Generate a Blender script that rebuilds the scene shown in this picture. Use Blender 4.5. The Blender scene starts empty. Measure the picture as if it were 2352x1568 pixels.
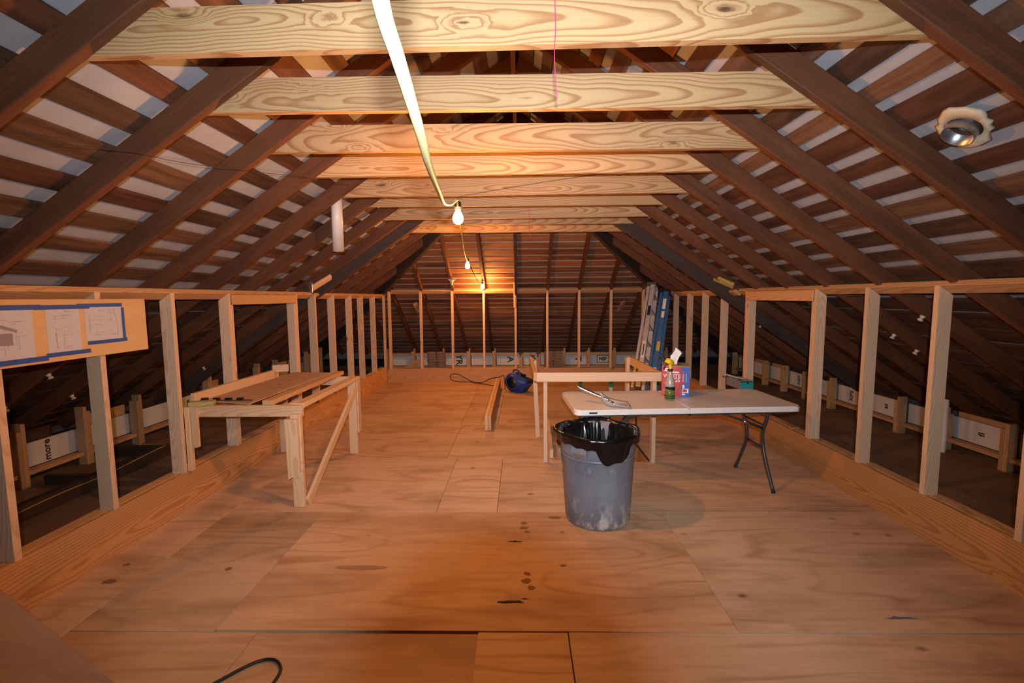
import bpy, bmesh, math, random
from mathutils import Vector, Matrix

random.seed(7)
S = bpy.context.scene
COL = S.collection
PI = math.pi

# ------------------------------------------------------------------ camera
CAM_H, CAM_F = 1.622, 1075.18
PITCH, YAW, ROLL = .0941, .0192, .0081
fwd = Vector((-math.sin(YAW)*math.cos(PITCH), math.cos(YAW)*math.cos(PITCH), -math.sin(PITCH)))
rt = Vector((math.cos(YAW), math.sin(YAW), 0))
up = rt.cross(fwd)
rt2 = rt*math.cos(ROLL) - up*math.sin(ROLL)
up2 = up*math.cos(ROLL) + rt*math.sin(ROLL)
cd = bpy.data.cameras.new('camera')
cd.sensor_width = 36
cd.lens = CAM_F/2352*36
cd.clip_start = .03
cd.clip_end = 60
cam = bpy.data.objects.new('view_camera', cd)
COL.objects.link(cam)
cam.matrix_world = Matrix((
    (rt2.x, up2.x, -fwd.x, 0), (rt2.y, up2.y, -fwd.y, 0),
    (rt2.z, up2.z, -fwd.z, CAM_H), (0, 0, 0, 1)))
S.camera = cam

# ------------------------------------------------------------------ world, lights, exposure
w = bpy.data.worlds.new('world')
S.world = w
w.use_nodes = True
w.node_tree.nodes['Background'].inputs[0].default_value = (.012, .012, .014, 1)
w.node_tree.nodes['Background'].inputs[1].default_value = .15

FLASH_POS = Vector((.006, -.085, CAM_H+.107))
FLASH_W = 66.0            # the photographer's flash gun, just above the lens
BULB_COL = (1.0, .385, .092)
BULB_EMIT = (1680.0, 1550.0, 1500.0)     # three bare bulbs, emission strengths

ld = bpy.data.lights.new('flash', 'AREA')
ld.shape = 'RECTANGLE'
ld.size = .045
ld.size_y = .012
ld.energy = FLASH_W
ld.color = (.84, .91, 1.0)
ld.spread = math.radians(112)
fl = bpy.data.objects.new('flash', ld)
COL.objects.link(fl)
fl.matrix_world = Matrix.Translation(FLASH_POS) @ Matrix.Rotation(math.radians(90-2.5), 4, 'X')

S.view_settings.view_transform = 'Standard'
S.view_settings.look = 'None'
S.view_settings.exposure = 0
S.view_settings.gamma = 1
S.view_settings.use_curve_mapping = False

# ------------------------------------------------------------------ material helpers
class NT:
    def __init__(s, name):
        m = bpy.data.materials.new(name)
        m.use_nodes = True
        s.m, s.t = m, m.node_tree
        s.b = s.t.nodes['Principled BSDF']
        s.cache = {}
    def n(s, typ, **kw):
        x = s.t.nodes.new(typ)
        for k, v in kw.items():
            setattr(x, k, v)
        return x
    def put(s, sock, v):
        if isinstance(v, bpy.types.NodeSocket):
            s.t.links.new(v, sock)
        elif v is not None:
            if hasattr(sock.default_value, '__len__') and len(sock.default_value) == 4 and len(v) == 3:
                v = (*v, 1)
            sock.default_value = v
    def m2(s, op, a, b=None, c=None, clamp=False):
        x = s.n('ShaderNodeMath', operation=op, use_clamp=clamp)
        s.put(x.inputs[0], a)
        if b is not None: s.put(x.inputs[1], b)
        if c is not None: s.put(x.inputs[2], c)
        return x.outputs[0]
    def v2(s, op, a, b=None):
        x = s.n('ShaderNodeVectorMath', operation=op)
        s.put(x.inputs[0], a)
        if b is not None: s.put(x.inputs[1], b)
        return x.outputs['Value' if op in ('LENGTH', 'DOT_PRODUCT') else 'Vector']
    def xyz(s, x=0, y=0, z=0):
        c = s.n('ShaderNodeCombineXYZ')
        for i, v in enumerate((x, y, z)): s.put(c.inputs[i], v)
        return c.outputs[0]
    def sep(s, v):
        c = s.n('ShaderNodeSeparateXYZ'); s.put(c.inputs[0], v); return c.outputs
    def co(s):
        return s.n('ShaderNodeTexCoord').outputs['Object']
    def rnd(s):
        return s.n('ShaderNodeObjectInfo').outputs['Random']
    def noise(s, vec, scale=1, detail=2, rough=.5, out='Fac', dist=0):
        x = s.n('ShaderNodeTexNoise')
        s.put(x.inputs['Vector'], vec)
        x.inputs['Scale'].default_value = scale
        x.inputs['Detail'].default_value = detail
        x.inputs['Roughness'].default_value = rough
        x.inputs['Distortion'].default_value = dist
        return x.outputs[out]
    def voro(s, vec, scale=1):
        x = s.n('ShaderNodeTexVoronoi')
        s.put(x.inputs['Vector'], vec)
        x.inputs['Scale'].default_value = scale
        return x.outputs['Distance'], x.outputs['Color']
    def ramp(s, f, stops, interp='LINEAR'):
        x = s.n('ShaderNodeValToRGB')
        s.put(x.inputs[0], f)
        e = x.color_ramp.elements
        x.color_ramp.interpolation = interp
        while len(e) < len(stops): e.new(.5)
        for i, (p, c) in enumerate(stops):
            e[i].position = p
            e[i].color = (c, c, c, 1) if not hasattr(c, '__len__') else (*c, 1)
        return x.outputs[0]
    def mix(s, f, a, b, mode='MIX'):
        x = s.n('ShaderNodeMix', data_type='RGBA', blend_type=mode)
        s.put(x.inputs[0], f); s.put(x.inputs[6], a); s.put(x.inputs[7], b)
        return x.outputs[2]
    def fin(s, col=None, rough=None, metal=None, bump=None, bs=.3, bd=.004, spec=None):
        s.put(s.b.inputs['Base Color'], col)
        s.put(s.b.inputs['Roughness'], rough)
        s.put(s.b.inputs['Metallic'], metal)
        s.put(s.b.inputs['Specular IOR Level'], spec)
        if bump is not None:
            x = s.n('ShaderNodeBump')
            x.inputs['Strength'].default_value = bs
            x.inputs['Distance'].default_value = bd
            s.put(x.inputs['Height'], bump)
            s.put(s.b.inputs['Normal'], x.outputs[0])
        return s.m

def pine(name, light, dark, freq=85, knots=.55, knotcol=(.09, .035, .015), vary=.16, warp=.035, rough=.62, stain=0, staincol=(.2, .12, .07)):
    """Sawn softwood: growth rings round a pith off the board, bent round knots."""
    t = NT(name)
    co, r = t.co(), t.rnd()
    p = t.v2('ADD', co, t.xyz(t.m2('MULTIPLY', r, 61.7), t.m2('MULTIPLY', r, 7.3), t.m2('MULTIPLY', r, 3.1)))
    # knots
    kd, kc = t.voro(t.v2('MULTIPLY', p, (2.1, 6.5, 6.5)), 1)
    kd = t.m2('ADD', kd, t.m2('MULTIPLY', t.m2('SUBTRACT', t.noise(t.v2('MULTIPLY', p, (18, 45, 45)), 1, 3, .6), .5), .10))
    ksz = t.m2('ADD', t.m2('MULTIPLY', t.sep(kc)[1], .9), .25)
    keep = t.m2('LESS_THAN', t.sep(kc)[0], knots)
    kx = t.m2('MULTIPLY', t.ramp(kd, [(0, 1), (.10, .7), (.26, .14), (.42, 0)], 'EASE'), keep)
    wn = t.noise(t.v2('MULTIPLY', p, (1.5, 2.5, 2.5)), 1, 2, .5, 'Color')
    wv = t.v2('MULTIPLY', t.v2('SUBTRACT', wn, (.5, .5, .5)), (0, warp*2, warp*2))
    pith = t.xyz(t.m2('MULTIPLY', t.m2('SUBTRACT', t.m2('FRACT', t.m2('MULTIPLY', r, 37.9)), .5), 4.2), t.m2('MULTIPLY', t.m2('SUBTRACT', r, .5), .16), t.m2('ADD', t.m2('MULTIPLY', t.m2('FRACT', t.m2('MULTIPLY', r, 17.3)), .07), .02))
    q = t.v2('MULTIPLY', t.v2('ADD', t.v2('ADD', co, wv), pith), (.06, 1, 1))
    rad = t.m2('ADD', t.v2('LENGTH', q), t.m2('MULTIPLY', kx, .045))
    ring = t.m2('FRACT', t.m2('MULTIPLY', rad, freq))
    f = t.ramp(ring, [(0, .0), (.5, .10), (.80, .95), (.92, 1), (1, 0)])
    fine = t.noise(t.v2('MULTIPLY', p, (3, 120, 120)), 1, 3, .6)
    f2 = t.m2('ADD', t.m2('MULTIPLY', f, .8), t.m2('MULTIPLY', t.m2('SUBTRACT', fine, .5), .5), clamp=True)
    c = t.mix(f2, light, dark)
    tone = t.noise(t.v2('MULTIPLY', p, (1.2, 5, 5)), 1, 3, .55)
    c = t.mix(t.ramp(tone, [(.3, 0), (.75, .55)]), c, t.mix(.55, c, dark))
    val = t.m2('ADD', t.m2('MULTIPLY', t.m2('FRACT', t.m2('MULTIPLY', r, 91.7)), vary*2), 1-vary)
    c = t.mix(1, c, t.xyz(val, val, val), 'MULTIPLY')
    kcore = t.m2('MULTIPLY', t.ramp(t.m2('DIVIDE', kd, ksz), [(0, 1), (.075, .85), (.12, .25), (.16, 0)]), keep)
    c = t.mix(kcore, c, knotcol)
    if stain:
        st = t.ramp(t.noise(t.v2('MULTIPLY', p, (2.2, 9, 9)), 1, 5, .7), [(.48, 0), (.62, 1)])
        c = t.mix(t.m2('MULTIPLY', st, stain), c, staincol)
    return t.fin(c, rough, bump=t.m2('ADD', t.m2('MULTIPLY', f, .5), fine), bs=.18, bd=.002)

def old(name, light, dark, vary=.35, rough=.75, streak=26, stain=.6, hues=0):
    """Old dark sawn timber with long streaks and water stains."""
    t = NT(name)
    co, r = t.co(), t.rnd()
    p = t.v2('ADD', co, t.xyz(t.m2('MULTIPLY', r, 47.1), t.m2('MULTIPLY', r, 9.1), t.m2('MULTIPLY', r, 5.7)))
    n1 = t.noise(t.v2('MULTIPLY', p, (1.3, streak, streak)), 1, 4, .6, dist=.4)
    n2 = t.noise(t.v2('MULTIPLY', p, (1.1, 6, 6)), 1, 5, .65)
    n3 = t.noise(t.v2('MULTIPLY', p, (5, 140, 140)), 1, 2, .6)
    c = t.mix(t.ramp(n1, [(.3, 0), (.7, 1)]), dark, light)
    c = t.mix(t.m2('MULTIPLY', t.ramp(n2, [(.46, 0), (.62, 1)]), stain), c, tuple(x*.32 for x in dark))
    c = t.mix(t.m2('MULTIPLY', t.ramp(n3, [(.5, 0), (.75, 1)]), .35), c, tuple(x*.5 for x in dark))
    hue = t.m2('FRACT', t.m2('MULTIPLY', r, 19.7))
    c = t.mix(t.m2('MULTIPLY', t.m2('GREATER_THAN', hue, .62), hues), c, t.mix(1, c, (1.15, .62, .38), 'MULTIPLY'))
    val = t.m2('ADD', t.m2('MULTIPLY', t.m2('FRACT', t.m2('MULTIPLY', r, 53.3)), vary*2), 1-vary)
    c = t.mix(1, c, t.xyz(val, val, val), 'MULTIPLY')
    return t.fin(c, rough, bump=t.m2('ADD', n1, n3), bs=.35, bd=.003)

def plywood(name, light, dark, vary=.1, dirt=.5, bands=15, rough=.72, spots=.22, ax=1.0):
    """Rotary-cut veneer: contour-like grain, plugs and small knots, scuffs."""
    t = NT(name)
    co, r = t.co(), t.rnd()
    p = t.v2('ADD', co, t.xyz(t.m2('MULTIPLY', r, 31.3), t.m2('MULTIPLY', r, 23.9), t.m2('MULTIPLY', r, 4)))
    p = t.v2('MULTIPLY', p, (ax, 1/ax, 1))
    a = t.noise(t.v2('MULTIPLY', p, (.55, 2.3, 2.3)), 1, 2.2, .45, dist=.3)
    g = t.m2('PINGPONG', t.m2('MULTIPLY', a, bands), 1)
    f = t.ramp(g, [(0, 0), (.62, .08), (.9, .9), (1, 1)])
    fade = t.ramp(t.noise(t.v2('MULTIPLY', p, (.8, 1.8, 1)), 1, 2), [(.35, .15), (.7, 1)])
    f = t.m2('MULTIPLY', f, fade)
    fine = t.noise(t.v2('MULTIPLY', p, (6, 70, 30)), 1, 3, .6)
    strk = t.noise(t.v2('MULTIPLY', p, (1.6, 24, 10)), 1, 4, .65, dist=.6)
    f = t.m2('ADD', t.m2('MULTIPLY', f, .62), t.m2('MULTIPLY', t.m2('SUBTRACT', fine, .45), .45))
    f = t.m2('ADD', f, t.m2('MULTIPLY', t.m2('SUBTRACT', strk, .5), 1.1), clamp=True)
    c = t.mix(f, light, dark)
    blot = t.noise(t.v2('MULTIPLY', p, (.9, 2.6, 1)), 1, 5, .6)
    c = t.mix(t.m2('MULTIPLY', t.ramp(blot, [(.47, 0), (.72, 1)]), dirt), c, tuple(x*.62 for x in dark))
    kd, kc = t.voro(t.v2('MULTIPLY', p, (2.6, 4.2, 1)), 1)
    keep = t.m2('LESS_THAN', t.sep(kc)[1], spots)
    rag = t.m2('ADD', kd, t.m2('MULTIPLY', t.m2('SUBTRACT', t.noise(p, 34, 3), .5), .07))
    c = t.mix(t.m2('MULTIPLY', t.ramp(rag, [(.03, 1), (.06, .75), (.105, 0)]), t.m2('MULTIPLY', keep, .8)), c, tuple(x*.16 for x in dark))
    scuff = t.noise(t.v2('MULTIPLY', p, (9, 7, 1)), 1, 6, .75)
    c = t.mix(t.m2('MULTIPLY', t.ramp(scuff, [(.62, 0), (.75, 1)]), .3), c, tuple(min(1, x*1.25) for x in light))
    val = t.m2('ADD', t.m2('MULTIPLY', t.m2('FRACT', t.m2('MULTIPLY', r, 77.7)), vary*2), 1-vary)
    c = t.mix(1, c, t.xyz(val, val, val), 'MULTIPLY')
    return t.fin(c, rough, bump=t.m2('ADD', t.m2('MULTIPLY', f, .4), fine), bs=.12, bd=.002)

def plain(name, col, rough=.5, metal=0, var=.1, scale=8, spec=None, bs=0):
    t = NT(name)
    n = t.noise(t.co(), scale, 4, .6)
    c = t.mix(t.ramp(n, [(.3, 0), (.75, 1)]), tuple(x*(1-var) for x in col), tuple(min(1, x*(1+var)) for x in col))
    return t.fin(c, rough, metal, bump=n if bs else None, bs=bs, spec=spec)

def glassy(name, col, rough=.08, trans=1.0, ior=1.45):
    t = NT(name)
    n = t.noise(t.co(), 20, 2)
    t.b.inputs['Transmission Weight'].default_value = trans
    t.b.inputs['IOR'].default_value = ior
    return t.fin(col, t.m2('ADD', rough, t.m2('MULTIPLY', n, .08)))

M = {}
M['tie'] = pine('new_pine', (.57, .375, .18), (.31, .13, .045), 84, .55, warp=.05)
M['stud'] = pine('stud_spruce', (.70, .49, .325), (.55, .335, .185), 120, .5, knotcol=(.2, .08, .03), vary=.1)
M['rim'] = pine('rim_pine', (.62, .33, .125), (.42, .165, .045), 60, .38)
M['plate'] = pine('plate_pine', (.66, .39, .18), (.48, .23, .08), 80, .4)
M['bench'] = pine('bench_lumber', (.72, .49, .29), (.58, .34, .16), 100, .45, vary=.08)
M['stub'] = pine('stub_lumber', (.52, .33, .17), (.38, .20, .08), 110, .4)
M['rafter'] = old('old_rafter', (.175, .058, .018), (.105, .031, .009), .14, streak=14, stain=.35)
M['dark'] = old('dark_hip', (.075, .045, .033), (.045, .026, .02), .1, streak=14, stain=.3)
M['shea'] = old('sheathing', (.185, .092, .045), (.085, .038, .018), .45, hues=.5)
M['shea_lit'] = old('sheathing_back_lit', (.34, .165, .075), (.16, .07, .03), .3, hues=.4)  # same boards, base colour raised to paint in the far bulb's light
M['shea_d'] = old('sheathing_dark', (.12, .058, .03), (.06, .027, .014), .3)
M['olddark'] = old('old_joist', (.06, .033, .02), (.03, .017, .011), .2)
M['ply'] = plywood('floor_plywood', (.58, .38, .235), (.33, .17, .08), dirt=.7, bands=19, spots=.3)
M['ply_warm'] = plywood('floor_plywood_warm', (.58, .36, .20), (.35, .16, .07), dirt=.5, spots=.2, bands=18)
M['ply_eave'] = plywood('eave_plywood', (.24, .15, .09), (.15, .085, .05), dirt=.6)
M['ply_board'] = plywood('drawing_board_ply', (.74, .47, .22), (.62, .32, .12), dirt=.1, spots=0, bands=12, ax=.35)
M['ply_thin'] = plywood('thin_plywood', (.50, .31, .19), (.36, .19, .1), dirt=.3)
M['sheet_grey'] = plywood('grey_sheet', (.36, .24, .175), (.25, .155, .105), dirt=.4, spots=0, bands=7)

t = NT('underlayment')
n = t.noise(t.co(), 3.2, 4, .6)
M['felt'] = t.fin(t.mix(t.ramp(n, [(.3, 0), (.7, 1)]), (.35, .355, .385), (.45, .455, .485)), .7, bump=n, bs=.4, bd=.02)
M['foam'] = plain('foam_board', (.62, .63, .64), .6, var=.06)
M['ink_green'] = plain('ink_green', (.015, .05, .05), .6)
M['ink_black'] = plain('ink_black', (.02, .02, .025), .6)
M['ink_grey'] = plain('ink_grey', (.28, .25, .26), .8)
M['paper'] = plain('drawing_paper', (.57, .56, .59), .8, var=.03)
M['tape'] = plain('blue_tape', (.018, .085, .32), .6, var=.12, scale=30)
M['white_pl'] = plain('white_plastic', (.78, .74, .70), .4, var=.04)
M['tabletop'] = plain('table_plastic', (.72, .66, .60), .38, var=.05, scale=60, bs=.05)
M['tableleg'] = plain('table_leg_steel', (.055, .055, .058), .35, .3)
M['steel'] = plain('steel', (.55, .55, .56), .28, 1)
M['galv'] = plain('galvanised', (.45, .47, .50), .32, .9, .25, 14)
M['alu'] = plain('aluminium', (.58, .58, .59), .4, .35, .1, 20)
M['blue_fib'] = plain('blue_fibreglass', (.025, .13, .33), .4, var=.15, scale=10)
M['blue_pl'] = plain('blower_blue', (.015, .055, .24), .42, var=.15, scale=14)
M['black_pl'] = plain('black_plastic', (.008, .008, .009), .35)
M['bag'] = plain('black_bag', (.004, .004, .0045), .22, spec=.45)
M['cord'] = plain('black_cord', (.012, .011, .010), .5)
M['cable'] = plain('yellow_cable', (.74, .66, .30), .45, var=.12, scale=40)
M['cable_y'] = plain('yellow_wire', (.55, .33, .03), .5)
M['pink'] = plain('pink_string', (.85, .05, .20), .7)
M['wire'] = plain('thin_wire', (.03, .02, .018), .6)
M['red_box'] = plain('red_card', (.52, .035, .03), .5, var=.06)
M['blue_box'] = plain('blue_card', (.03, .09, .42), .5, var=.06)
M['darkred'] = plain('darkred_card', (.20, .018, .025), .5, var=.1)
M['white_ink'] = plain('white_ink', (.85, .83, .80), .5, var=.02)
M['card'] = plain('brown_card', (.42, .29, .19), .8)
M['rag'] = plain('white_rag', (.84, .82, .80), .9, var=.05, scale=18, bs=.3)
M['yellow_pl'] = plain('yellow_trigger', (.78, .50, .01), .35)
M['navy'] = plain('navy_plastic', (.01, .015, .06), .4)
M['teal'] = plain('teal_label', (.01, .24, .25), .45)
M['liquid'] = plain('green_cleaner', (.14, .18, .03), .12, var=.15)
M['frost'] = plain('frosted_bottle', (.40, .32, .27), .25, var=.05)
M['clear'] = glassy('clear_plastic', (.86, .85, .84), .06)
M['pan'] = glassy('pan_plastic', (.80, .79, .78), .10, .55)
M['tub'] = glassy('tub_plastic', (.55, .52, .50), .12, .75)
M['greencap'] = plain('green_cap', (.01, .13, .035), .45)
M['cream'] = plain('cream_sealant', (.66, .56, .38), .8)
M['porcelain'] = plain('porcelain', (.62, .56, .47), .4)
M['brick'] = plain('old_brick', (.20, .13, .09), .9, var=.4, scale=9, bs=.4)
M['drywall'] = plain('drywall_white', (.72, .71, .69), .8, var=.03)
M['yellowlbl'] = plain('yellow_sticker', (.70, .55, .02), .5)
M['treated'] = pine('treated_wood', (.52, .42, .14), (.38, .27, .07), 100, .2)

t = NT('bin_plastic')
co = t.co()
n1 = t.noise(t.v2('MULTIPLY', co, (3.2, 3.2, 2.2)), 1, 5, .65)
n2 = t.noise(t.v2('MULTIPLY', co, (14, 14, 7)), 1, 5, .7)
zz = t.sep(co)[2]
low = t.ramp(zz, [(.05, 1), (.26, 0)])
c = t.mix(t.ramp(n1, [(.3, 0), (.75, 1)]), (.10, .112, .14), (.215, .22, .24))
c = t.mix(t.m2('MULTIPLY', t.m2('MULTIPLY', low, t.ramp(n2, [(.48, 0), (.62, 1)])), .75), c, (.62, .57, .53))
c = t.mix(t.m2('MULTIPLY', t.ramp(n2, [(.6, 0), (.74, 1)]), .4), c, (.5, .48, .46))
M['bin'] = t.fin(c, .42, bump=n2, bs=.1)

def glow(name, col, strength):
    t = NT(name)
    t.put(t.b.inputs['Base Color'], (.9, .9, .88))
    t.put(t.b.inputs['Emission Color'], col)
    t.b.inputs['Emission Strength'].default_value = strength
    return t.m
for i, e in enumerate(BULB_EMIT):
    M['bulb%d' % i] = glow('lit_bulb_%d' % i, BULB_COL, e)

# ------------------------------------------------------------------ mesh helpers
WM = {}
def place(o, parent, mat):
    """mat: world matrix; the basis is taken relative to the parent's world matrix."""
    WM[o.name] = mat
    if parent is not None:
        o.parent = parent
        o.matrix_basis = WM[parent.name].inverted() @ mat
    else:
        o.matrix_basis = mat

def obj(name, me, mat, parent=None, mw=None, local=None, kind=None):
    o = bpy.data.objects.new(name, me)
    COL.objects.link(o)
    if mat is not None and len(me.materials) == 0:
        me.materials.append(M[mat] if isinstance(mat, str) else mat)
    if local is not None:
        mw = (WM[parent.name] if parent else Matrix()) @ local
    place(o, parent, mw if mw is not None else (WM[parent.name] if parent else Matrix()))
    if kind: o['kind'] = kind
    return o

def tag(o, label, cat, group=None, kind=None):
    o['label'] = label
    o['category'] = cat
    if group: o['group'] = group
    if kind: o['kind'] = kind
    return o

def thing(name, label, cat, loc=(0, 0, 0), rz=0, group=None, kind=None, rot=None):
    o = bpy.data.objects.new(name, None)
    o.empty_display_size = .05
    COL.objects.link(o)
    place(o, None, Matrix.Translation(Vector(loc)) @ (rot if rot is not None else Matrix.Rotation(rz, 4, 'Z')))
    return tag(o, label, cat, group, kind)

def from_bm(bm, smooth=False):
    me = bpy.data.meshes.new('mesh')
    bmesh.ops.recalc_face_normals(bm, faces=bm.faces)
    bm.to_mesh(me)
    bm.free()
    if smooth:
        for p in me.polygons: p.use_smooth = True
    return me

_bc = {}
def box_mesh(l, w, h, bev=.003, mat=None):
    k = (round(l, 4), round(w, 4), round(h, 4), bev, mat)
    if k in _bc: return _bc[k]
    bm = bmesh.new()
    bmesh.ops.create_cube(bm, size=1)
    bmesh.ops.scale(bm, vec=(l, w, h), verts=bm.verts)
    if bev:
        bmesh.ops.bevel(bm, geom=bm.edges[:], offset=min(bev, l*.3, w*.3, h*.3), segments=1, affect='EDGES')
    me = from_bm(bm)
    if mat: me.materials.append(M[mat])
    _bc[k] = me
    return me

def frame(a, b, upv=(0, 0, 1)):
    x = (b-a).normalized()
    z = Vector(upv)
    y = z.cross(x)
    if y.length < 1e-4:
        y = Vector((0, 1, 0)).cross(x)
        if y.length < 1e-4: y = Vector((1, 0, 0)).cross(x)
    y.normalize()
    z = x.cross(y)
    c = (a+b)/2
    return Matrix(((x.x, y.x, z.x, c.x), (x.y, y.y, z.y, c.y), (x.z, y.z, z.z, c.z), (0, 0, 0, 1)))

def lumber(name, a, b, wy, hz, mat, parent=None, upv=(0, 0, 1), bev=.003, local=False):
    """A board from a to b (centre line); wy across, hz along upv; local X runs with the grain."""
    a, b = Vector(a), Vector(b)
    mt = frame(a, b, upv)
    me = box_mesh((b-a).length, wy, hz, bev, mat)
    if local: return obj(name, me, None, parent, local=mt)
    return obj(name, me, None, parent, mw=mt)

def bx(name, lo, hi, mat, parent=None, along='X', bev=.003, local=False):
    """Axis-aligned board given by two corners; grain along the given axis."""
    lo, hi = Vector(lo), Vector(hi)
    c, d = (lo+hi)/2, hi-lo
    if along == 'X': mt, dims = Matrix.Translation(c), (d.x, d.y, d.z)
    elif along == 'Y': mt, dims = Matrix.Translation(c) @ Matrix.Rotation(PI/2, 4, 'Z'), (d.y, d.x, d.z)
    else: mt, dims = Matrix.Translation(c) @ Matrix.Rotation(-PI/2, 4, 'Y'), (d.z, d.y, d.x)
    me = box_mesh(*dims, bev, mat)
    if local: return obj(name, me, None, parent, local=mt)
    return obj(name, me, None, parent, mw=mt)

def prism(pts, thick, xdir, nrm):
    """Flat polygon (world points) extruded by thick along nrm. Returns mesh and its matrix (X along xdir)."""
    pts = [Vector(p) for p in pts]
    o = sum(pts, Vector())/len(pts)
    x = Vector(xdir).normalized()
    z = Vector(nrm).normalized()
    y = z.cross(x)
    mt = Matrix(((x.x, y.x, z.x, o.x), (x.y, y.y, z.y, o.y), (x.z, y.z, z.z, o.z), (0, 0, 0, 1)))
    inv = mt.inverted()
    bm = bmesh.new()
    lo = [bm.verts.new(inv @ p) for p in pts]
    hi = [bm.verts.new(v.co + Vector((0, 0, thick))) for v in lo]
    n = len(pts)
    bm.faces.new(lo[::-1]); bm.faces.new(hi)
    for i in range(n):
        bm.faces.new((lo[i], lo[(i+1) % n], hi[(i+1) % n], hi[i]))
    return from_bm(bm), mt

def tube_bm(bm, pts, rad, seg=8, cyc=False, squash=None):
    pts = [Vector(p) for p in pts]
    n = len(pts)
    R = rad if hasattr(rad, '__len__') else [rad]*n
    T = []
    for i in range(n):
        a = pts[(i-1) % n] if (cyc or i > 0) else pts[i]
        b = pts[(i+1) % n] if (cyc or i < n-1) else pts[i]
        T.append((b-a).normalized())
    ref = Vector((0, 0, 1)) if abs(T[0].z) < .9 else Vector((1, 0, 0))
    u = (ref - T[0]*ref.dot(T[0])).normalized()
    rings = []
    for i in range(n):
        u = (u - T[i]*u.dot(T[i])).normalized()
        v = T[i].cross(u)
        sq = squash or 1
        rings.append([bm.verts.new(pts[i] + (u*math.cos(2*PI*k/seg)*sq + v*math.sin(2*PI*k/seg))*R[i]) for k in range(seg)])
    for i in range(n if cyc else n-1):
        a, b = rings[i], rings[(i+1) % n]
        for k in range(seg):
            bm.faces.new((a[k], a[(k+1) % seg], b[(k+1) % seg], b[k]))
    if not cyc:
        bm.faces.new(rings[0][::-1]); bm.faces.new(rings[-1])

def tube(pts, rad, seg=8, cyc=False, squash=None):
    bm = bmesh.new()
    tube_bm(bm, pts, rad, seg, cyc, squash)
    return from_bm(bm, True)

def smooth_path(pts, k=6):
    """Catmull-Rom through the points."""
    P = [Vector(p) for p in pts]
    P = [P[0]*2-P[1]] + P + [P[-1]*2-P[-2]]
    out = []
    for i in range(1, len(P)-2):
        for j in range(k):
            s = j/k
            a, b, c, d = P[i-1:i+3]
            out.append(.5*((2*b) + (c-a)*s + (2*a-5*b+4*c-d)*s*s + (3*b-a-3*c+d)*s**3))
    out.append(P[-2])
    return out

def lathe(prof, seg=32, smooth=True, sx=1, sy=1):
    bm = bmesh.new()
    rings = []
    for r, z in prof:
        if r < 1e-5: rings.append([bm.verts.new((0, 0, z))])
        else: rings.append([bm.verts.new((r*math.cos(2*PI*k/seg)*sx, r*math.sin(2*PI*k/seg)*sy, z)) for k in range(seg)])
    for a, b in zip(rings, rings[1:]):
        for k in range(seg):
            k2 = (k+1) % seg
            if len(a) == 1 and len(b) == 1: continue
            if len(a) == 1: bm.faces.new((a[0], b[k2], b[k]))
            elif len(b) == 1: bm.faces.new((a[k], a[k2], b[0]))
            else: bm.faces.new((a[k], a[k2], b[k2], b[k]))
    return from_bm(bm, smooth)

def boxes(lst):
    """Several boxes (lo, hi) in one mesh, for print and small repeated details of ONE part."""
    bm = bmesh.new()
    for lo, hi in lst:
        g = bmesh.ops.create_cube(bm, size=1)['verts']
        c = (Vector(lo)+Vector(hi))/2
        d = Vector(hi)-Vector(lo)
        bmesh.ops.scale(bm, vec=d, verts=g)
        bmesh.ops.translate(bm, vec=c, verts=g)
    return from_bm(bm)

def text_mesh(s, size, ext=.0006, bold=.0, ax='CENTER'):
    cu = bpy.data.curves.new('lettering', 'FONT')
    cu.body = s
    cu.size = size
    cu.extrude = ext
    cu.offset = bold
    cu.align_x = ax
    cu.align_y = 'CENTER'
    cu.resolution_u = 3
    o = bpy.data.objects.new('lettering_tmp', cu)
    COL.objects.link(o)
    dg = bpy.context.evaluated_depsgraph_get()
    me = bpy.data.meshes.new_from_object(o.evaluated_get(dg))
    bpy.data.objects.remove(o)
    bpy.data.curves.remove(cu)
    return me

RX = lambda a: Matrix.Rotation(a, 4, 'X')
RY = lambda a: Matrix.Rotation(a, 4, 'Y')
RZ = lambda a: Matrix.Rotation(a, 4, 'Z')
TR = lambda *v: Matrix.Translation(Vector(v))

# ================================================================== ROOF
XC = -.05          # ridge line
Z0, SL = 3.55, .68 # underside of the rafters at the ridge, slope
YA = 6.35          # ridge end, hips start
VOFF = .145        # rafter depth measured vertically
XE = 5.0           # eave half-width
ANG = math.atan(SL)
CA, SA = math.cos(ANG), math.sin(ANG)
Y_NEAR = -1.3

ceil = thing('ceiling', 'dark hipped attic roof of old rafters and gapped boards over white underlayment', 'roof', kind='structure')

def roof_pt(side, t, y, off=0):
    """t = horizontal distance from the ridge; off = along the outward normal above the rafters' upper edge."""
    n = Vector((side*SA, 0, CA))
    return Vector((XC+side*t, y, Z0+VOFF-SL*t)) + n*off

def back_pt(x, t, off=0):
    n = Vector((0, SA, CA))
    return Vector((x, YA+t, Z0+VOFF-SL*t)) + n*off

# underlayment skins
for side in (-1, 1):
    pts = [roof_pt(side, .0, Y_NEAR, .028), roof_pt(side, XE+.3, Y_NEAR, .028), roof_pt(side, XE+.3, YA+XE+.3, .028), roof_pt(side, .0, YA, .028)]
    me, mt = prism(pts, .01, (0, 1, 0), (side*SA, 0, CA))
    obj('underlayment', me, 'felt', ceil, mt)
pts = [back_pt(XC, 0, .016), back_pt(XC-XE-.3, XE+.3, .016), back_pt(XC+XE+.3, XE+.3, .016)]
me, mt = prism(pts, .01, (1, 0, 0), (0, SA, CA))
obj('underlayment', me, 'felt', ceil, mt)

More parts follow.
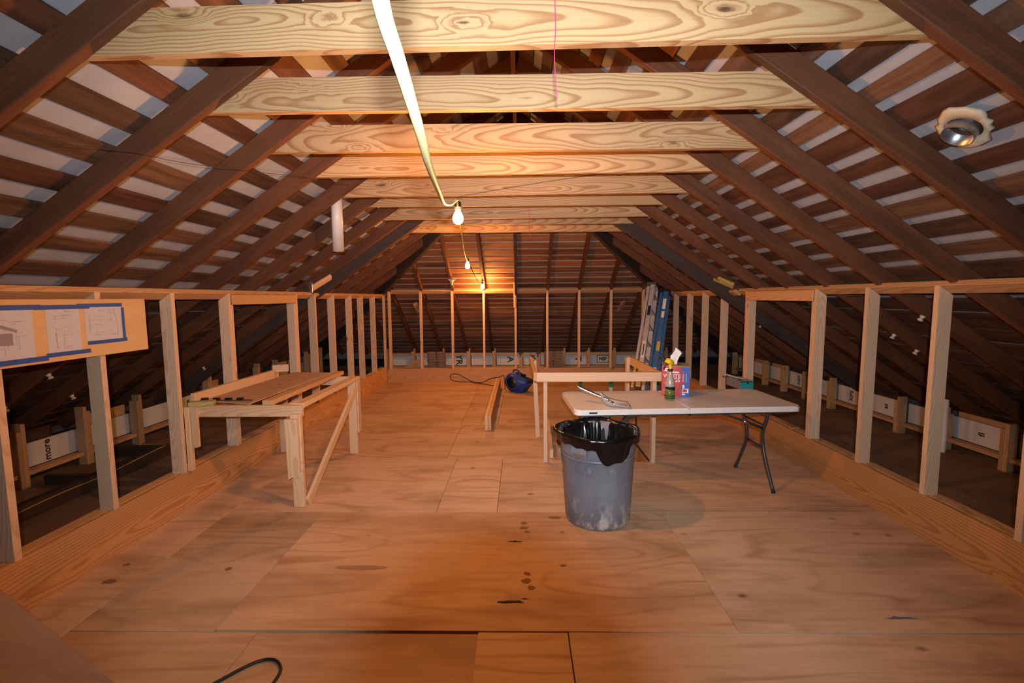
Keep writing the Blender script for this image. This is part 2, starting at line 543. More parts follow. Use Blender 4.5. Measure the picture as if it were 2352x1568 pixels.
# skip sheathing, long boards with joints over the rafters
rs = random.Random(21)
for side in (-1, 1):
    s = .05
    while s*CA < XE-.05:
        t_here = s*CA
        if side < 0:
            bw = rs.choice((.10, .115, .13)); gap = rs.uniform(.095, .14)
        else:
            bw = rs.choice((.095, .11, .125, .14)); gap = rs.uniform(.065, .10)
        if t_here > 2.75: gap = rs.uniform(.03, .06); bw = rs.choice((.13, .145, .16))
        a, b = s*CA, (s+bw)*CA
        cuts = [Y_NEAR]
        j = Y_NEAR + .61*rs.randint(3, 7)
        while j < YA+a-.7:
            cuts.append(1.76 + .61*round((j-1.76)/.61))
            j += .61*rs.randint(5, 8)
        cuts.append(None)
        for c0, c1 in zip(cuts, cuts[1:]):
            if c1 is None: e0, e1 = YA+a, YA+b
            else: e0 = e1 = c1-.004
            wob = rs.uniform(-.006, .006)
            pts = [roof_pt(side, a+wob, c0), roof_pt(side, b, c0), roof_pt(side, b+wob, e1), roof_pt(side, a, e0)]
            me, mt = prism(pts, .02, (0, 1, 0), (side*SA, 0, CA))
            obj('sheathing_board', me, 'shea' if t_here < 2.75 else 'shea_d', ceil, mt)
        s += bw+gap
s = .25
while s*CA < XE-.05:
    bw = rs.choice((.11, .125, .14)); gap = rs.uniform(.034, .055)
    a, b = s*CA, (s+bw)*CA
    cut = rs.choice((-1, 0, 1))*.6
    edges = [-1, cut, 1] if a > 1 else [-1, 1]
    for i in range(len(edges)-1):
        def ex(k, d):
            if k == 0: return XC-d
            if k == len(edges)-1: return XC+d
            return XC+edges[k]
        pts = [back_pt(ex(i, a)+(.003 if i else 0), a), back_pt(ex(i+1, a), a), back_pt(ex(i+1, b), b), back_pt(ex(i, b)+(.003 if i else 0), b)]
        me, mt = prism(pts, .013, (1, 0, 0), (0, SA, CA))
        obj('sheathing_board', me, 'shea_lit', ceil, mt)
    s += bw+gap

# common rafters
RD = VOFF*CA
RY_ = [1.76+.61*i for i in range(-4, 8)]
def rafter(side, y, t0, t1, wd=.048, depth=RD, mat='rafter', nm='rafter', drop=0):
    n = Vector((side*SA, 0, CA))
    a = roof_pt(side, t0, y) - n*(depth/2+drop)
    b = roof_pt(side, t1, y) - n*(depth/2+drop)
    return lumber(nm, a, b, wd, depth, mat, ceil, upv=n, bev=.004)
for y in RY_:
    for side in (-1, 1):
        rafter(side, y, .03, XE-.1)
for k, y in enumerate([6.68, 7.29, 7.90, 8.51, 9.12, 9.73]):   # jack rafters up to the hips
    for side in (-1, 1):
        rafter(side, y, y-YA+.04, XE-.1)
rafter(-1, 6.08, .1, XE-.1, .06, .25, 'dark', 'deep_rafter')
rafter(1, 6.14, .1, XE-.1, .06, .25, 'dark', 'deep_rafter')
# back slope rafters
for k in range(-7, 8):
    x = XC-.04+.605*k
    t0 = max(abs(x-XC)+.05, .12)
    if t0 > XE-.5: continue
    n = Vector((0, SA, CA))
    dp = RD if k else .2
    lumber('rafter', back_pt(x, t0)-n*dp/2, back_pt(x, XE-.1)-n*dp/2, .048, dp, 'rafter' if k else 'dark', ceil, upv=n, bev=.004)
# hips and ridge
for side in (-1, 1):
    n = Vector((side*SA, SA, CA*1.0)).normalized()
    a = Vector((XC, YA, Z0+VOFF)) - n*.13
    b = Vector((XC+side*(XE-.1), YA+XE-.1, Z0+VOFF-SL*(XE-.1))) - n*.13
    lumber('hip_rafter', a, b, .065, .22, 'dark', ceil, upv=n, bev=.004)
bx('ridge_board', (XC-.02, Y_NEAR, Z0-.02), (XC+.02, YA+.05, Z0+VOFF), 'rafter', ceil, 'Y')

# collar ties of new pine, nailed to the far face of each rafter
for i in range(9):
    y0 = 1.76+.61*i+.026
    zb = 2.53 + (.012 if i % 2 else 0) - (.01 if i in (4, 6) else 0)
    zt = zb+.162
    hb = (Z0+VOFF-zb)/SL-.03
    ht = (Z0+VOFF-zt)/SL-.03
    tl = (-.012 if i == 0 else rs.uniform(-.008, .008))
    pts = [(XC-hb, y0, zb+tl), (XC+hb, y0, zb-tl), (XC+ht, y0, zt-tl), (XC-ht, y0, zt+tl)]
    me, mt = prism(pts, -.038, (1, 0, 0), (0, -1, 0))
    o = obj('collar_tie', me, 'tie', ceil, mt)

# ================================================================== WALLS
XL, XR, YB = -2.607, 2.677, 8.99
STUD_L = [1.62, 2.24, 2.83, 3.455, 4.14, 5.40, 5.90, 6.49, 7.16, 7.68, 8.32]
STUD_R = [1.84, 2.45, 3.06, 3.67, 4.30, 5.61, 6.30, 6.95, 7.58, 8.25]
RIM, PLT = .288, 1.714

def knee_wall(name, label, x, side, studs, header, hz):
    wl = thing(name, label, 'wall', kind='structure')
    o1, o2 = x, x+side*.089
    lo, hi = min(o1, o2), max(o1, o2)
    for y in studs:
        zi = PLT-.040
        pts = [(x, y, RIM), (x+side*.089, y, RIM), (x+side*.089, y, zi-SL*.089), (x, y, zi)]
        me, mt = prism(pts, -.038, (0, 0, 1), (0, -1, 0))
        obj('stud', me, 'stud', wl, mt)
    joint = 5.86
    n = Vector((side*SA, 0, CA))
    c = Vector((x, 0, PLT-.038)) + Vector((side*CA, 0, -SA))*.046 + n*.0192
    for ya, yb, dz in ((-.9, joint, 0), (joint+.09, YB-.03, -.006)):
        lumber('top_plate', (c.x, ya, c.z+dz), (c.x, yb, c.z+dz), .092, .038, 'plate', wl, upv=n)
    r1, r2 = x, x+side*.038
    s1, s2 = x+side*.038, x+side*.128
    for ya, yb in header['rim']:
        bx('rim_board', (min(r1, r2), ya, -.01), (max(r1, r2), yb, RIM), 'rim', wl, 'Y', .005)
    bx('sole_plate', (min(s1, s2), -.9, .25), (max(s1, s2), YB-.02, RIM), 'plate', wl, 'Y')
    h0, h1 = header['span']
    # header with doubled trimmer studs
    bx('header', (min(x, x-side*.012)-.0, h0, hz[0]), (max(x, x-side*.012)+.0, h1, hz[1]), 'plate', wl, 'Y')
    for y in (h0, h1-.038):
        bx('trimmer_stud', (lo+side*.004, y, RIM), (hi+side*.004, y+.036, hz[0]-.002), 'stud', wl, 'Z')
    return wl

wall_l = knee_wall('wall_left', 'open knee wall of pale studs behind the workbench and taped drawings', XL, -1, STUD_L,
                   dict(rim=[(-.9, 4.86), (4.90, YB-.02)], span=(4.182, 5.398)), (1.575, 1.668))
wall_r = knee_wall('wall_right', 'open knee wall of pale studs behind the white folding table', XR, 1, STUD_R,
                   dict(rim=[(-.9, YB-.02)], span=(4.342, 5.608)), (1.565, 1.668))

wall_b = thing('wall_back', 'open stud wall at the far end below the hip of the roof', 'wall', kind='structure')
BPT = 1.79
for k in range(9):
    x = -2.558+.61*k
    pts = [(x-.002, YB, .253), (x-.002, YB+.089, .253), (x-.002, YB+.089, BPT-.04-SL*.089), (x-.002, YB, BPT-.04)]
    me, mt = prism(pts, .038, (0, 0, 1), (1, 0, 0))
    obj('stud', me, 'stud', wall_b, mt)
bx('stud', (XL-.05, YB-.03, .253), (XL-.012, YB+.059, BPT-.05), 'stud', wall_b, 'Z')
n = Vector((0, SA, CA))
c = Vector((0, YB, BPT-.038)) + Vector((0, CA, -SA))*.046 + n*.0192
lumber('top_plate', (XL+.06, c.y, c.z), (XC, c.y, c.z), .092, .038, 'plate', wall_b, upv=n)
lumber('top_plate', (XC+.004, c.y, c.z+.004), (XR-.06, c.y, c.z+.004), .092, .038, 'plate', wall_b, upv=n)
bx('sole_plate', (XL, YB+.038, .215), (XR, YB+.128, .253), 'plate', wall_b, 'X')
bx('rim_board', (XL, YB, -.01), (.33, YB+.038, .253), 'rim', wall_b, 'X', .005)
bx('rim_board', (.334, YB+.004, -.01), (XR, YB+.042, .253), 'rim', wall_b, 'X', .005)
bx('joist_hanger', (XL+.001, YB-.045, .02), (XL+.006, YB-.001, .2), 'galv', wall_b, 'Z', 0)

# ================================================================== FLOOR
floor = thing('floor', 'plywood sheet floor of the attic with visible panel seams', 'floor', kind='structure')
G = .003
OX0, OX1, OY0, OY1 = .40, 1.285, 4.50, 5.85      # stair opening
panels = [
    # left strip
    (-2.607, -.95, -2.245, 3.30, 'ply'), (-2.607, 3.30, -2.245, 6.2, 'ply'), (-2.607, 6.2, -2.245, 8.99, 'ply_warm'),
    # rows of sheets
    (-2.245, -.95, .2, .90, 'ply'), (.2, -.95, 2.677, .90, 'ply'),
    (-2.245, .90, -1.3, 2.127, 'ply_warm'), (-1.3, .90, -.215, 2.124, 'ply_warm'), (-.218, .90, .219, 2.136, 'ply_warm'), (.222, .90, 2.677, 2.141, 'ply'),
    (-2.245, 2.13, -1.52, 3.42, 'ply'), (-1.52, 2.143, 1.05, 3.42, 'ply_warm'), (1.05, 2.146, 2.677, 3.42, 'ply'),
    (-2.245, 3.42, -.655, 4.62, 'ply'), (-.655, 3.42, -.19, 4.62, 'ply'), (-.19, 3.42, 2.677, OY0, 'ply'),
    (-2.245, 4.62, -.76, 5.87, 'ply_warm'), (-.76, 4.62, OX0, 5.87, 'ply'), (-.19, OY0, OX0, 4.62, 'ply'),
    (OX1, OY0, 2.677, 5.87, 'ply'),
    (-2.245, 5.87, -.78, 8.99, 'ply_warm'), (-.78, 5.87, -.52, 8.2, 'ply_warm'), (-.78, 8.2, -.30, 8.99, 'ply_warm'), (-.52, 5.87, -.30, 8.2, 'ply'),
    (-.30, 5.87, .85, 8.99, 'ply_warm'), (.85, 5.87, 2.677, 8.99, 'ply_warm'),
]
for x0, y0, x1, y1, m in panels:
    dz = random.uniform(-.0012, 0)
    bx('plywood_panel', (x0+G/2, y0+G/2, -.02+dz), (x1-G/2, y1-G/2, dz), m, floor, 'X', .0015)
bx('subfloor', (-2.607, -.95, -.05), (OX0, 8.99, -.024), 'olddark', floor, 'Y', 0)
bx('subfloor', (OX1, -.95, -.05), (2.677, 8.99, -.024), 'olddark', floor, 'Y', 0)
bx('subfloor', (OX0, -.95, -.05), (OX1, OY0, -.024), 'olddark', floor, 'X', 0)
bx('subfloor', (OX0, OY1, -.05), (OX1, 8.99, -.024), 'olddark', floor, 'X', 0)
# eave floors behind the knee walls
for i, (ya, yb) in enumerate([(-.95, 1.5), (1.5, 3.9), (3.9, 6.3), (6.3, 8.7), (8.7, 11.2)]):
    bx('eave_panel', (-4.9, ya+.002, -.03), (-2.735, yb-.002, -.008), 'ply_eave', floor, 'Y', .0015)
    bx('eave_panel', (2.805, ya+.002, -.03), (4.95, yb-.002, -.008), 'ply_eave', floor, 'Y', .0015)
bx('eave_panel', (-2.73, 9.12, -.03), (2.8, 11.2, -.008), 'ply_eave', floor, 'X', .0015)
# stairwell
bx('opening_trimmer', (OX1, OY0, -.30), (OX1+.038, OY1, -.051), 'rim', floor, 'Y')
bx('opening_trimmer', (OX0-.038, OY0, -.30), (OX0, OY1, -.051), 'rim', floor, 'Y')
bx('opening_header', (OX0-.038, OY1, -.30), (OX1+.038, OY1+.038, -.051), 'rim', floor, 'X')
bx('opening_header', (OX0-.038, OY0-.038, -.30), (OX1+.038, OY0, -.051), 'rim', floor, 'X')
bx('stairwell_wall', (OX1+.002, OY0, -2.2), (OX1+.03, OY1, -.302), 'drywall', floor, 'Y', 0)
bx('stairwell_wall', (OX0-.03, OY0, -2.2), (OX0-.002, OY1, -.302), 'drywall', floor, 'Y', 0)
bx('stairwell_wall', (OX0-.03, OY1+.002, -2.2), (OX1+.03, OY1+.03, -.302), 'drywall', floor, 'X', 0)
bx('stairwell_wall', (OX0-.03, OY0-.03, -2.2), (OX1+.03, OY0-.002, -.302), 'drywall', floor, 'X', 0)
bx('stairwell_floor', (OX0-.03, OY0-.03, -2.25), (OX1+.03, OY1+.03, -2.2), 'ply_eave', floor, 'X', 0)

# ================================================================== EAVE STUB WALLS
def eave_side(name, label, x, side, ys, words):
    wl = thing(name, label, 'wall', kind='structure')
    roofz = lambda xx: Z0-SL*abs(xx-XC)
    top = roofz(x)-.06
    for k, y in enumerate(ys):
        h = top+random.uniform(-.03, .0)
        lo, hi = sorted((x, x+side*.089))
        bx('post', (lo, y, -.008), (hi, y+.038, h-.06*(k % 2)), 'stub', wl, 'Z')
        bx('post', (lo, y+.039, -.008), (hi, y+.077, h-.05*((k+1) % 2)), 'stub', wl, 'Z')
    lo, hi = sorted((x+side*.02, x+side*.11))
    for y, y2 in zip(ys, ys[1:]):
        bx('ledger', (lo, y+.08, .085), (hi, y2-.003, .123), 'stub', wl, 'Y')
        fx = x+side*.125
        lo2, hi2 = sorted((fx, fx+side*.025))
        fp = bx('foam_panel', (lo2, y+.02, .125), (hi2, y2+.05, .345), 'foam', wl, 'Y', 0)
        bx('blocking', (lo2, y+.08, .35), (hi2, (y+y2)/2+.1 if len(words) % 2 else y2-.01, min(.46, roofz(fx)-.02)), 'olddark' if len(words) % 3 else 'stub', wl, 'Y')
        wd = words.pop(0) if words else None
        if wd:
            me = text_mesh(wd, .09, bold=.002)
            rot = RZ(-side*PI/2) @ RX(PI/2) @ RZ(PI/2)
            obj('lettering', me, 'ink_black', fp, TR(fx-side*.002, (y+y2)/2+.05, .235) @ rot)
    return wl
eave_side('wall_eave_left', 'low stub wall with foam board behind the left knee wall', -4.33, -1,
          [3.2, 3.84, 4.46, 5.10, 5.71, 6.32, 6.93, 7.54, 8.15, 8.76, 9.37, 9.98], ['fire', 'more', 'all', '', 'fire', 'more', '', 'all'])
eave_side('wall_eave_right', 'low stub wall with foam board behind the right knee wall', 4.42, 1,
          [3.1, 3.66, 4.23, 4.87, 5.46, 6.07, 6.68, 7.29, 7.90, 8.51, 9.12, 9.73], ['', 'fi', 'fi', '', 'st', 'XPS', '', 'NO'])
wb = thing('wall_eave_back', 'low stub wall with lettered foam board behind the far stud wall', 'wall', kind='structure')
YS = 10.62
xs = [-3.1, -2.48, -1.80, -1.20, -.615, .0, .40, .975, 1.535, 2.12, 2.7, 3.3]
for k, x in enumerate(xs):
    if k in (5, 6): hh = .30
    else: hh = .44
    bx('post', (x-.045, YS, -.008), (x+.038, YS+.038, hh-.04), 'stub', wb, 'Z')
    bx('post', (x+.0, YS+.04, -.008), (x+.038, YS+.129, hh+.02), 'stub', wb, 'Z')
words = ['', '', 'YR', '', 'A', 'XR', 'XR', 'T', 'NSP', 'Y', '']
for k, (x, x2) in enumerate(zip(xs, xs[1:])):
    fp = bx('foam_panel', (x+.05, YS+.14, .06), (x2-.03, YS+.165, .30), 'foam', wb, 'X', 0)
    bx('ledger', (x+.045, YS+.02, .30), (x2-.05, YS+.058, .36), 'stub', wb, 'X')
    bx('plate', (x+.04, YS+.0, .02), (x2-.046, YS+.09, .058), 'stub', wb, 'X')
    if words[k]:
        sz = .2 if len(words[k]) < 3 else .1
        obj('lettering', text_mesh(words[k], sz, bold=.006), 'ink_green', fp, TR((x+x2)/2+.06, YS+.137, .19) @ RX(PI/2) @ RZ(-PI/2 if k not in (8,) else 0))
        if words[k] == 'NSP':
            cx, cz = (x+x2)/2+.06, .19
            obj('frame_print', boxes([((cx-.14, YS+.137, cz+.075), (cx+.14, YS+.139, cz+.09)), ((cx-.14, YS+.137, cz-.09), (cx+.14, YS+.139, cz-.075)),
                                      ((cx-.14, YS+.137, cz-.09), (cx-.125, YS+.139, cz+.09)), ((cx+.125, YS+.137, cz-.09), (cx+.14, YS+.139, cz+.09))]), 'ink_green', fp, Matrix())
# old joists lying in the left eave
bx('old_joist', (-3.78, 1.5, -.008), (-3.70, 4.75, .115), 'olddark', floor, 'Y')
bx('old_joist', (-4.30, 4.70, -.008), (-3.79, 4.76, .10), 'olddark', floor, 'X')
bx('old_joist', (-4.25, 3.95, -.008), (-3.79, 4.0, .08), 'olddark', floor, 'X')

# roof details: brace blocks at the deep rafters, flue stub, insulators
lumber('brace_block', (-2.60, 5.80, 1.745), (-2.42, 5.98, 1.90), .038, .089, 'stud', ceil, upv=(.5, -.6, .6))
lumber('brace_block', (2.66, 5.93, 1.74), (2.47, 6.07, 1.85), .038, .089, 'treated', ceil, upv=(-.5, -.6, .6))
bx('strap', (-2.60, 5.74, 1.70), (-2.56, 5.75, 1.83), 'galv', ceil, 'Z', 0)
for x, y, z in [(-2.10, 9.42, 1.40), (2.02, 9.42, 1.40)]:
    lumber('brace_block', (x, y-.14, z+.12), (x+(.03 if x < 0 else -.03), y+.1, z-.06), .038, .089, 'stub', ceil, upv=(1, .3, .4))
bx('brace_block', (XC-.085, 8.98, 1.42), (XC-.048, 9.02, 1.93), 'stub', ceil, 'Z')

fr = thing('roof_flue', 'round galvanised flue stub with cream sealant in the right roof slope', 'flue pipe',
           rot=TR(*roof_pt(1, 1.985, 2.15, -.002)) @ RY(ANG))
bm = bmesh.new()
ring = []
rr = random.Random(5)
for k in range(28):
    a = 2*PI*k/28
    r0 = .066
    r1 = .092 + .035*abs(math.cos(a-.4))**3 + rr.uniform(-.008, .01)
    ring.append([bm.verts.new((r*math.cos(a), r*math.sin(a)*1.15, z)) for r, z in ((r0, .0), (r0, -.012), (r1-.012, -.010), (r1, .0))])
for k in range(28):
    a, b = ring[k], ring[(k+1) % 28]
    for i in range(4):
        bm.faces.new((a[i], a[(i+1) % 4], b[(i+1) % 4], b[i]))
obj('sealant', from_bm(bm, True), 'cream', fr)
obj('pipe', lathe([(.062, -.05), (.062, .12), (.058, .12), (.058, -.05), (.062, -.05)], 28), 'galv', fr)
obj('damper', lathe([(0, .0), (.057, .004), (.057, .012), (0, .012)], 24), 'galv', fr)

knob_me = lathe([(0, 0), (.017, 0), (.02, .008), (.012, .018), (.012, .026), (.02, .036), (.016, .044), (0, .044)], 12)
knob_me.materials.append(M['porcelain'])
KN = [((-4.126, 3.69, .759), 'porcelain wire knob low on the left roof beside the nearest eave posts'),
      ((-3.737, 3.568, 1.023), 'porcelain wire knob on the left roof below the drawing board'),
      ((-4.172, 4.301, .727), 'porcelain wire knob on the left roof left of the third left stud'),
      ((-4.187, 6.298, .717), 'porcelain wire knob seen through the left opening above the workbench'),
      ((3.251, 6.431, 1.285), 'upper of two porcelain wire knobs in the framed right opening'),
      ((3.403, 6.456, 1.182), 'lower of two porcelain wire knobs in the framed right opening'),
      ((3.033, 3.627, 1.433), 'highest porcelain wire knob between the two nearest right studs'),
      ((3.312, 4.28, 1.244), 'middle porcelain wire knob between the two nearest right studs'),
      ((3.52, 4.16, 1.103), 'lowest porcelain wire knob between the two nearest right studs')]
for (x, y, z), lab in KN:
    side = -1 if x < 0 else 1
    # seat on the underside of the boards or the nearest rafter
    near = min(RY_ + [6.68], key=lambda v: abs(v-y))
    yy = near if abs(near-y) < .3 else y
    t_ = abs(x-XC)
    p = Vector((x, yy, Z0-SL*t_)) + Vector((side*SA, 0, CA))*.004
    o = obj('insulator_knob', knob_me, None, None, TR(*p) @ RY(PI + side*ANG))
    tag(o, lab, 'insulator', 'porcelain wire knobs on the rafters')

# ================================================================== DRAWING BOARD
db = thing('drawing_board', 'plywood board on the left studs with house plans held by blue tape', 'board', (XL+.006, 2.25, 1.27))
def wallbox(nm, y0, y1, z0, z1, x0, x1, mat, par, along='Y', bev=0):
    return bx(nm, (XL+x0, y0, z0), (XL+x1, y1, z1), mat, par, along, bev)
wallbox('panel', 1.72, 3.19, 1.285, 1.632, .002, .016, 'ply_board', db, 'Y', .001)
PX = .0175
def paper(y0, y1, z0, z1, seed):
    pp = wallbox('paper', y0, y1, z0, z1, PX-.001, PX, 'paper', db)
    r = random.Random(seed)
    L = []
    for k in range(26):
        yy = r.uniform(y0+.02, y1-.07); zz = r.uniform(z0+.02, z1-.02)
        if r.random() < .75: L.append(((XL+PX, yy, zz), (XL+PX+.0003, yy+r.uniform(.015, .06), zz+.0016)))
        else: L.append(((XL+PX, yy, zz), (XL+PX+.0003, yy+.0014, min(z1-.01, zz+r.uniform(.02, .09)))))
    obj('drawing_lines', boxes(L), 'ink_grey', pp, Matrix(), kind='stuff')
    return pp
paper(1.86, 2.10, 1.315, 1.585, 1)
p2 = paper(2.14, 2.435, 1.315, 1.585, 2)
p3 = paper(2.505, 2.70, 1.325, 1.585, 3)
p4 = paper(2.735, 2.995, 1.375, 1.59, 4)
# the house section on the second sheet, a wavy line on the last
me, mt = prism([(XL+PX, 2.24, 1.40), (XL+PX, 2.33, 1.40), (XL+PX, 2.33, 1.46), (XL+PX, 2.24, 1.46)], .0004, (0, 1, 0), (1, 0, 0))
obj('house_drawing', me, 'ink_grey', p2, mt)
me, mt = prism([(XL+PX, 2.24, 1.50), (XL+PX, 2.35, 1.46), (XL+PX, 2.355, 1.475), (XL+PX, 2.24, 1.52)], .0004, (0, 1, 0), (1, 0, 0))
obj('roof_drawing', me, 'ink_grey', p2, mt)
obj('line_drawing', tube([(XL+PX, 2.935, 1.575), (XL+PX, 2.945, 1.52), (XL+PX, 2.957, 1.48), (XL+PX, 2.952, 1.40)], .0012, 5), 'ink_grey', p4, Matrix())
for k, (y0, y1, z0, z1) in enumerate([(1.85, 2.11, 1.58, 1.603), (2.13, 2.485, 1.577, 1.603), (2.445, 2.77, 1.575, 1.60), (2.69, 3.0, 1.583, 1.605),
                       (1.85, 2.12, 1.30, 1.322), (2.13, 2.50, 1.298, 1.325), (2.49, 2.755, 1.312, 1.336), (2.74, 3.02, 1.358, 1.38)]):
    wallbox('tape_strip', y0, y1, z0, z1, PX+.0004, PX+.001+.0006*(k % 2), 'tape', db)
wallbox('tape_strip', 2.99, 3.012, 1.36, 1.578, PX+.0004, PX+.0013, 'tape', db, 'Z')

# ================================================================== WORKBENCH
wk = thing('workbench', 'rough workbench frame of pale two-by-fours against the left knee wall', 'workbench', (-2.2, 4.2, 0))
BZ = .80
bx('front_rail', (-2.62+.02, 3.535, BZ-.089), (-1.705, 3.573, BZ), 'bench', wk, 'X')
bx('back_rail', (-2.58, 4.86, BZ-.089), (-1.72, 4.898, BZ), 'bench', wk, 'X')
bx('side_rail', (-1.795, 3.576, BZ-.030), (-1.706, 4.857, BZ+.008), 'bench', wk, 'Y')
bx('cross_rail', (-1.86, 3.576, BZ-.05), (-1.822, 3.74, BZ-.002), 'bench', wk, 'Y')
bx('wall_rail', (-2.604, 3.58, BZ+.0), (-2.566, 4.86, BZ+.089), 'bench', wk, 'Y')
lumber('wall_block', (-2.60, 4.80, BZ+.10), (-2.46, 4.86, BZ+.10), .038, .075, 'bench', wk)
l1 = bx('leg', (-1.785, 3.495, 0), (-1.70, 3.533, BZ-.06), 'bench', wk, 'Z')
me, mt = prism([(-1.80, 3.492, .235), (-1.71, 3.492, .29), (-1.712, 3.492, BZ-.092), (-1.81, 3.492, BZ-.092)], .03, (0, 0, 1), (0, -1, 0))
obj('leg_gusset', me, 'bench', wk, mt)
bx('leg', (-1.805, 4.76, 0), (-1.72, 4.798, BZ-.031), 'bench', wk, 'Z')
bx('leg_gusset', (-1.719, 4.77, .22), (-1.700, 4.855, BZ-.031), 'bench', wk, 'Z')
bx('leg', (-2.56, 4.80, 0), (-2.475, 4.838, BZ-.09), 'bench', wk, 'Z')
me, mt = prism([(-2.58, 3.533, .47), (-2.515, 3.533, .48), (-2.515, 3.533, BZ-.0), (-2.58, 3.533, BZ-.0)], .032, (0, 0, 1), (0, -1, 0))
obj('leg_gusset', me, 'bench', wk, mt)
bx('leg', (-2.604, 3.495, RIM+.002), (-2.566, 3.533, BZ-.0), 'bench', wk, 'Z')
lumber('brace', (-1.688, 3.535, .03), (-1.688, 4.66, BZ-.09), .026, .075, 'bench', wk, upv=(0, -.6, .8))

me, mt = prism([(-2.555, 3.65, BZ+.012), (-2.13, 3.56, BZ+.002), (-2.08, 5.02, BZ+.012), (-2.50, 5.06, BZ+.012)], .009, (0, 1, 0), (0, 0, 1))
tag(obj('plywood_offcut', me, 'ply_thin', None, mt), 'thin brown plywood offcut lying on the workbench', 'plywood')
o = lumber('loose_board', (-1.975, 3.545, BZ+.020), (-1.965, 4.99, BZ+.022), .085, .038, 'plate')
tag(o, 'loose orange-toned board lying along the workbench top beside the plywood', 'board')
sw = thing('wood_scrap', 'short yellow treated stick with black clips on the workbench near corner', 'wood scrap', (-2.53, 3.50, BZ))
lumber('stick', (-2.575, 3.525, BZ+.018), (-2.41, 3.575, BZ+.018), .075, .034, 'treated', sw)
for k in range(4):
    bx('clip', (-2.55+.095*k, 3.615, BZ+.026), (-2.50+.095*k, 3.645, BZ+.044), 'black_pl', sw, 'X', .004)
bx('clip_rail', (-2.56, 3.618, BZ+.0235), (-2.14, 3.634, BZ+.0272), 'black_pl', sw, 'X', 0)

# ================================================================== GUARD RAIL ROUND THE STAIR OPENING
gr = thing('guard_rail', 'pale two-by-four guard rail round the stair opening behind the folding table', 'railing', (.75, 4.9, 0))
bx('front_rail', (.145, 4.435, .812), (1.345, 4.473, .900), 'stud', gr, 'X')
bx('post', (.215, 4.476, .0005), (.253, 4.560, .88), 'stud', gr, 'Z')
bx('post', (1.268, 4.476, -.05), (1.306, 4.560, .88), 'stud', gr, 'Z')
lumber('side_rail', (.135, 4.476, .856), (.118, 5.42, .885), .03, .089, 'plate', gr)
lumber('side_rail', (1.335, 4.476, .856), (1.26, 5.46, .885), .03, .089, 'plate', gr)
lumber('post', (.190, 5.33, .0005), (.150, 5.33, .90), .038, .05, 'stud', gr, upv=(1, 0, 0))
bx('post', (1.215, 5.36, -.05), (1.253, 5.445, .92), 'stud', gr, 'Z')
lumber('low_board', (.300, 4.60, .046), (.335, 5.80, .046), .038, .089, 'stud', gr)

ld2 = thing('stairwell_ladder', 'ladder with green end caps standing in the stair opening', 'ladder', (.85, 5.55, -2.2))
for x in (.675, 1.025):
    lumber('rail', (x, 5.75, -2.2), (x, 5.31, .60), .03, .07, 'alu', ld2, upv=(0, -1, 0))
    lumber('end_cap', (x, 5.31, .60), (x, 5.298, .675), .036, .08, 'greencap', ld2, upv=(0, -1, 0))
for k in range(8):
    f = .12+k*.105
    lumber('rung', (.69, 5.75-.44*f, -2.2+2.8*f), (1.01, 5.75-.44*f, -2.2+2.8*f), .03, .03, 'alu', ld2)

# ================================================================== FOLDING TABLE
tb = thing('folding_table', 'white plastic folding table with dark steel legs beside the bin', 'table', (1.306, 4.01, 0), math.radians(3.5))
def slab(x0, x1, y0, y1, z0, z1, corners, r=.05):
    """Rounded slab; corners = which of (x0y0, x1y0, x1y1, x0y1) are rounded."""
    P = []
    C = [((x0, y0), (1, 1), PI), ((x1, y0), (-1, 1), 1.5*PI), ((x1, y1), (-1, -1), 0), ((x0, y1), (1, -1), .5*PI)]
    for (cx, cy), (sx, sy), a0 in C:
        idx = C.index(((cx, cy), (sx, sy), a0))
        if corners[idx]:
            for k in range(7):
                a = a0 + .5*PI*k/6
                P.append((cx+sx*r+r*math.cos(a), cy+sy*r+r*math.sin(a)))
        else: P.append((cx, cy))
    bm = bmesh.new()
    lo = [bm.verts.new((x, y, z0)) for x, y in P]
    hi = [bm.verts.new((x, y, z1)) for x, y in P]
    bm.faces.new(lo[::-1]); top = bm.faces.new(hi)
    n = len(P)
    for i in range(n): bm.faces.new((lo[i], lo[(i+1) % n], hi[(i+1) % n], hi[i]))
    bmesh.ops.bevel(bm, geom=list(top.edges), offset=.008, segments=2, affect='EDGES')
    return from_bm(bm)
obj('tabletop_half', slab(-.912, -.0015, -.362, .362, .697, .74, (1, 0, 0, 1)), 'tabletop', tb)
obj('tabletop_half', slab(.0015, .912, -.362, .362, .697, .74, (0, 1, 1, 0)), 'tabletop', tb)
obj('badge', boxes([((-.80, -.3645, .710), (-.735, -.362, .722))]), 'navy', tb)
obj('hinge', tube([(0, -.36, .692), (0, .36, .692)], .012, 10), 'black_pl', tb)
for s in (-1, 1):
    obj('frame_rail', boxes([((-.86, s*.30-.012, .672), (.86, s*.30+.012, .696))]), 'tableleg', tb)
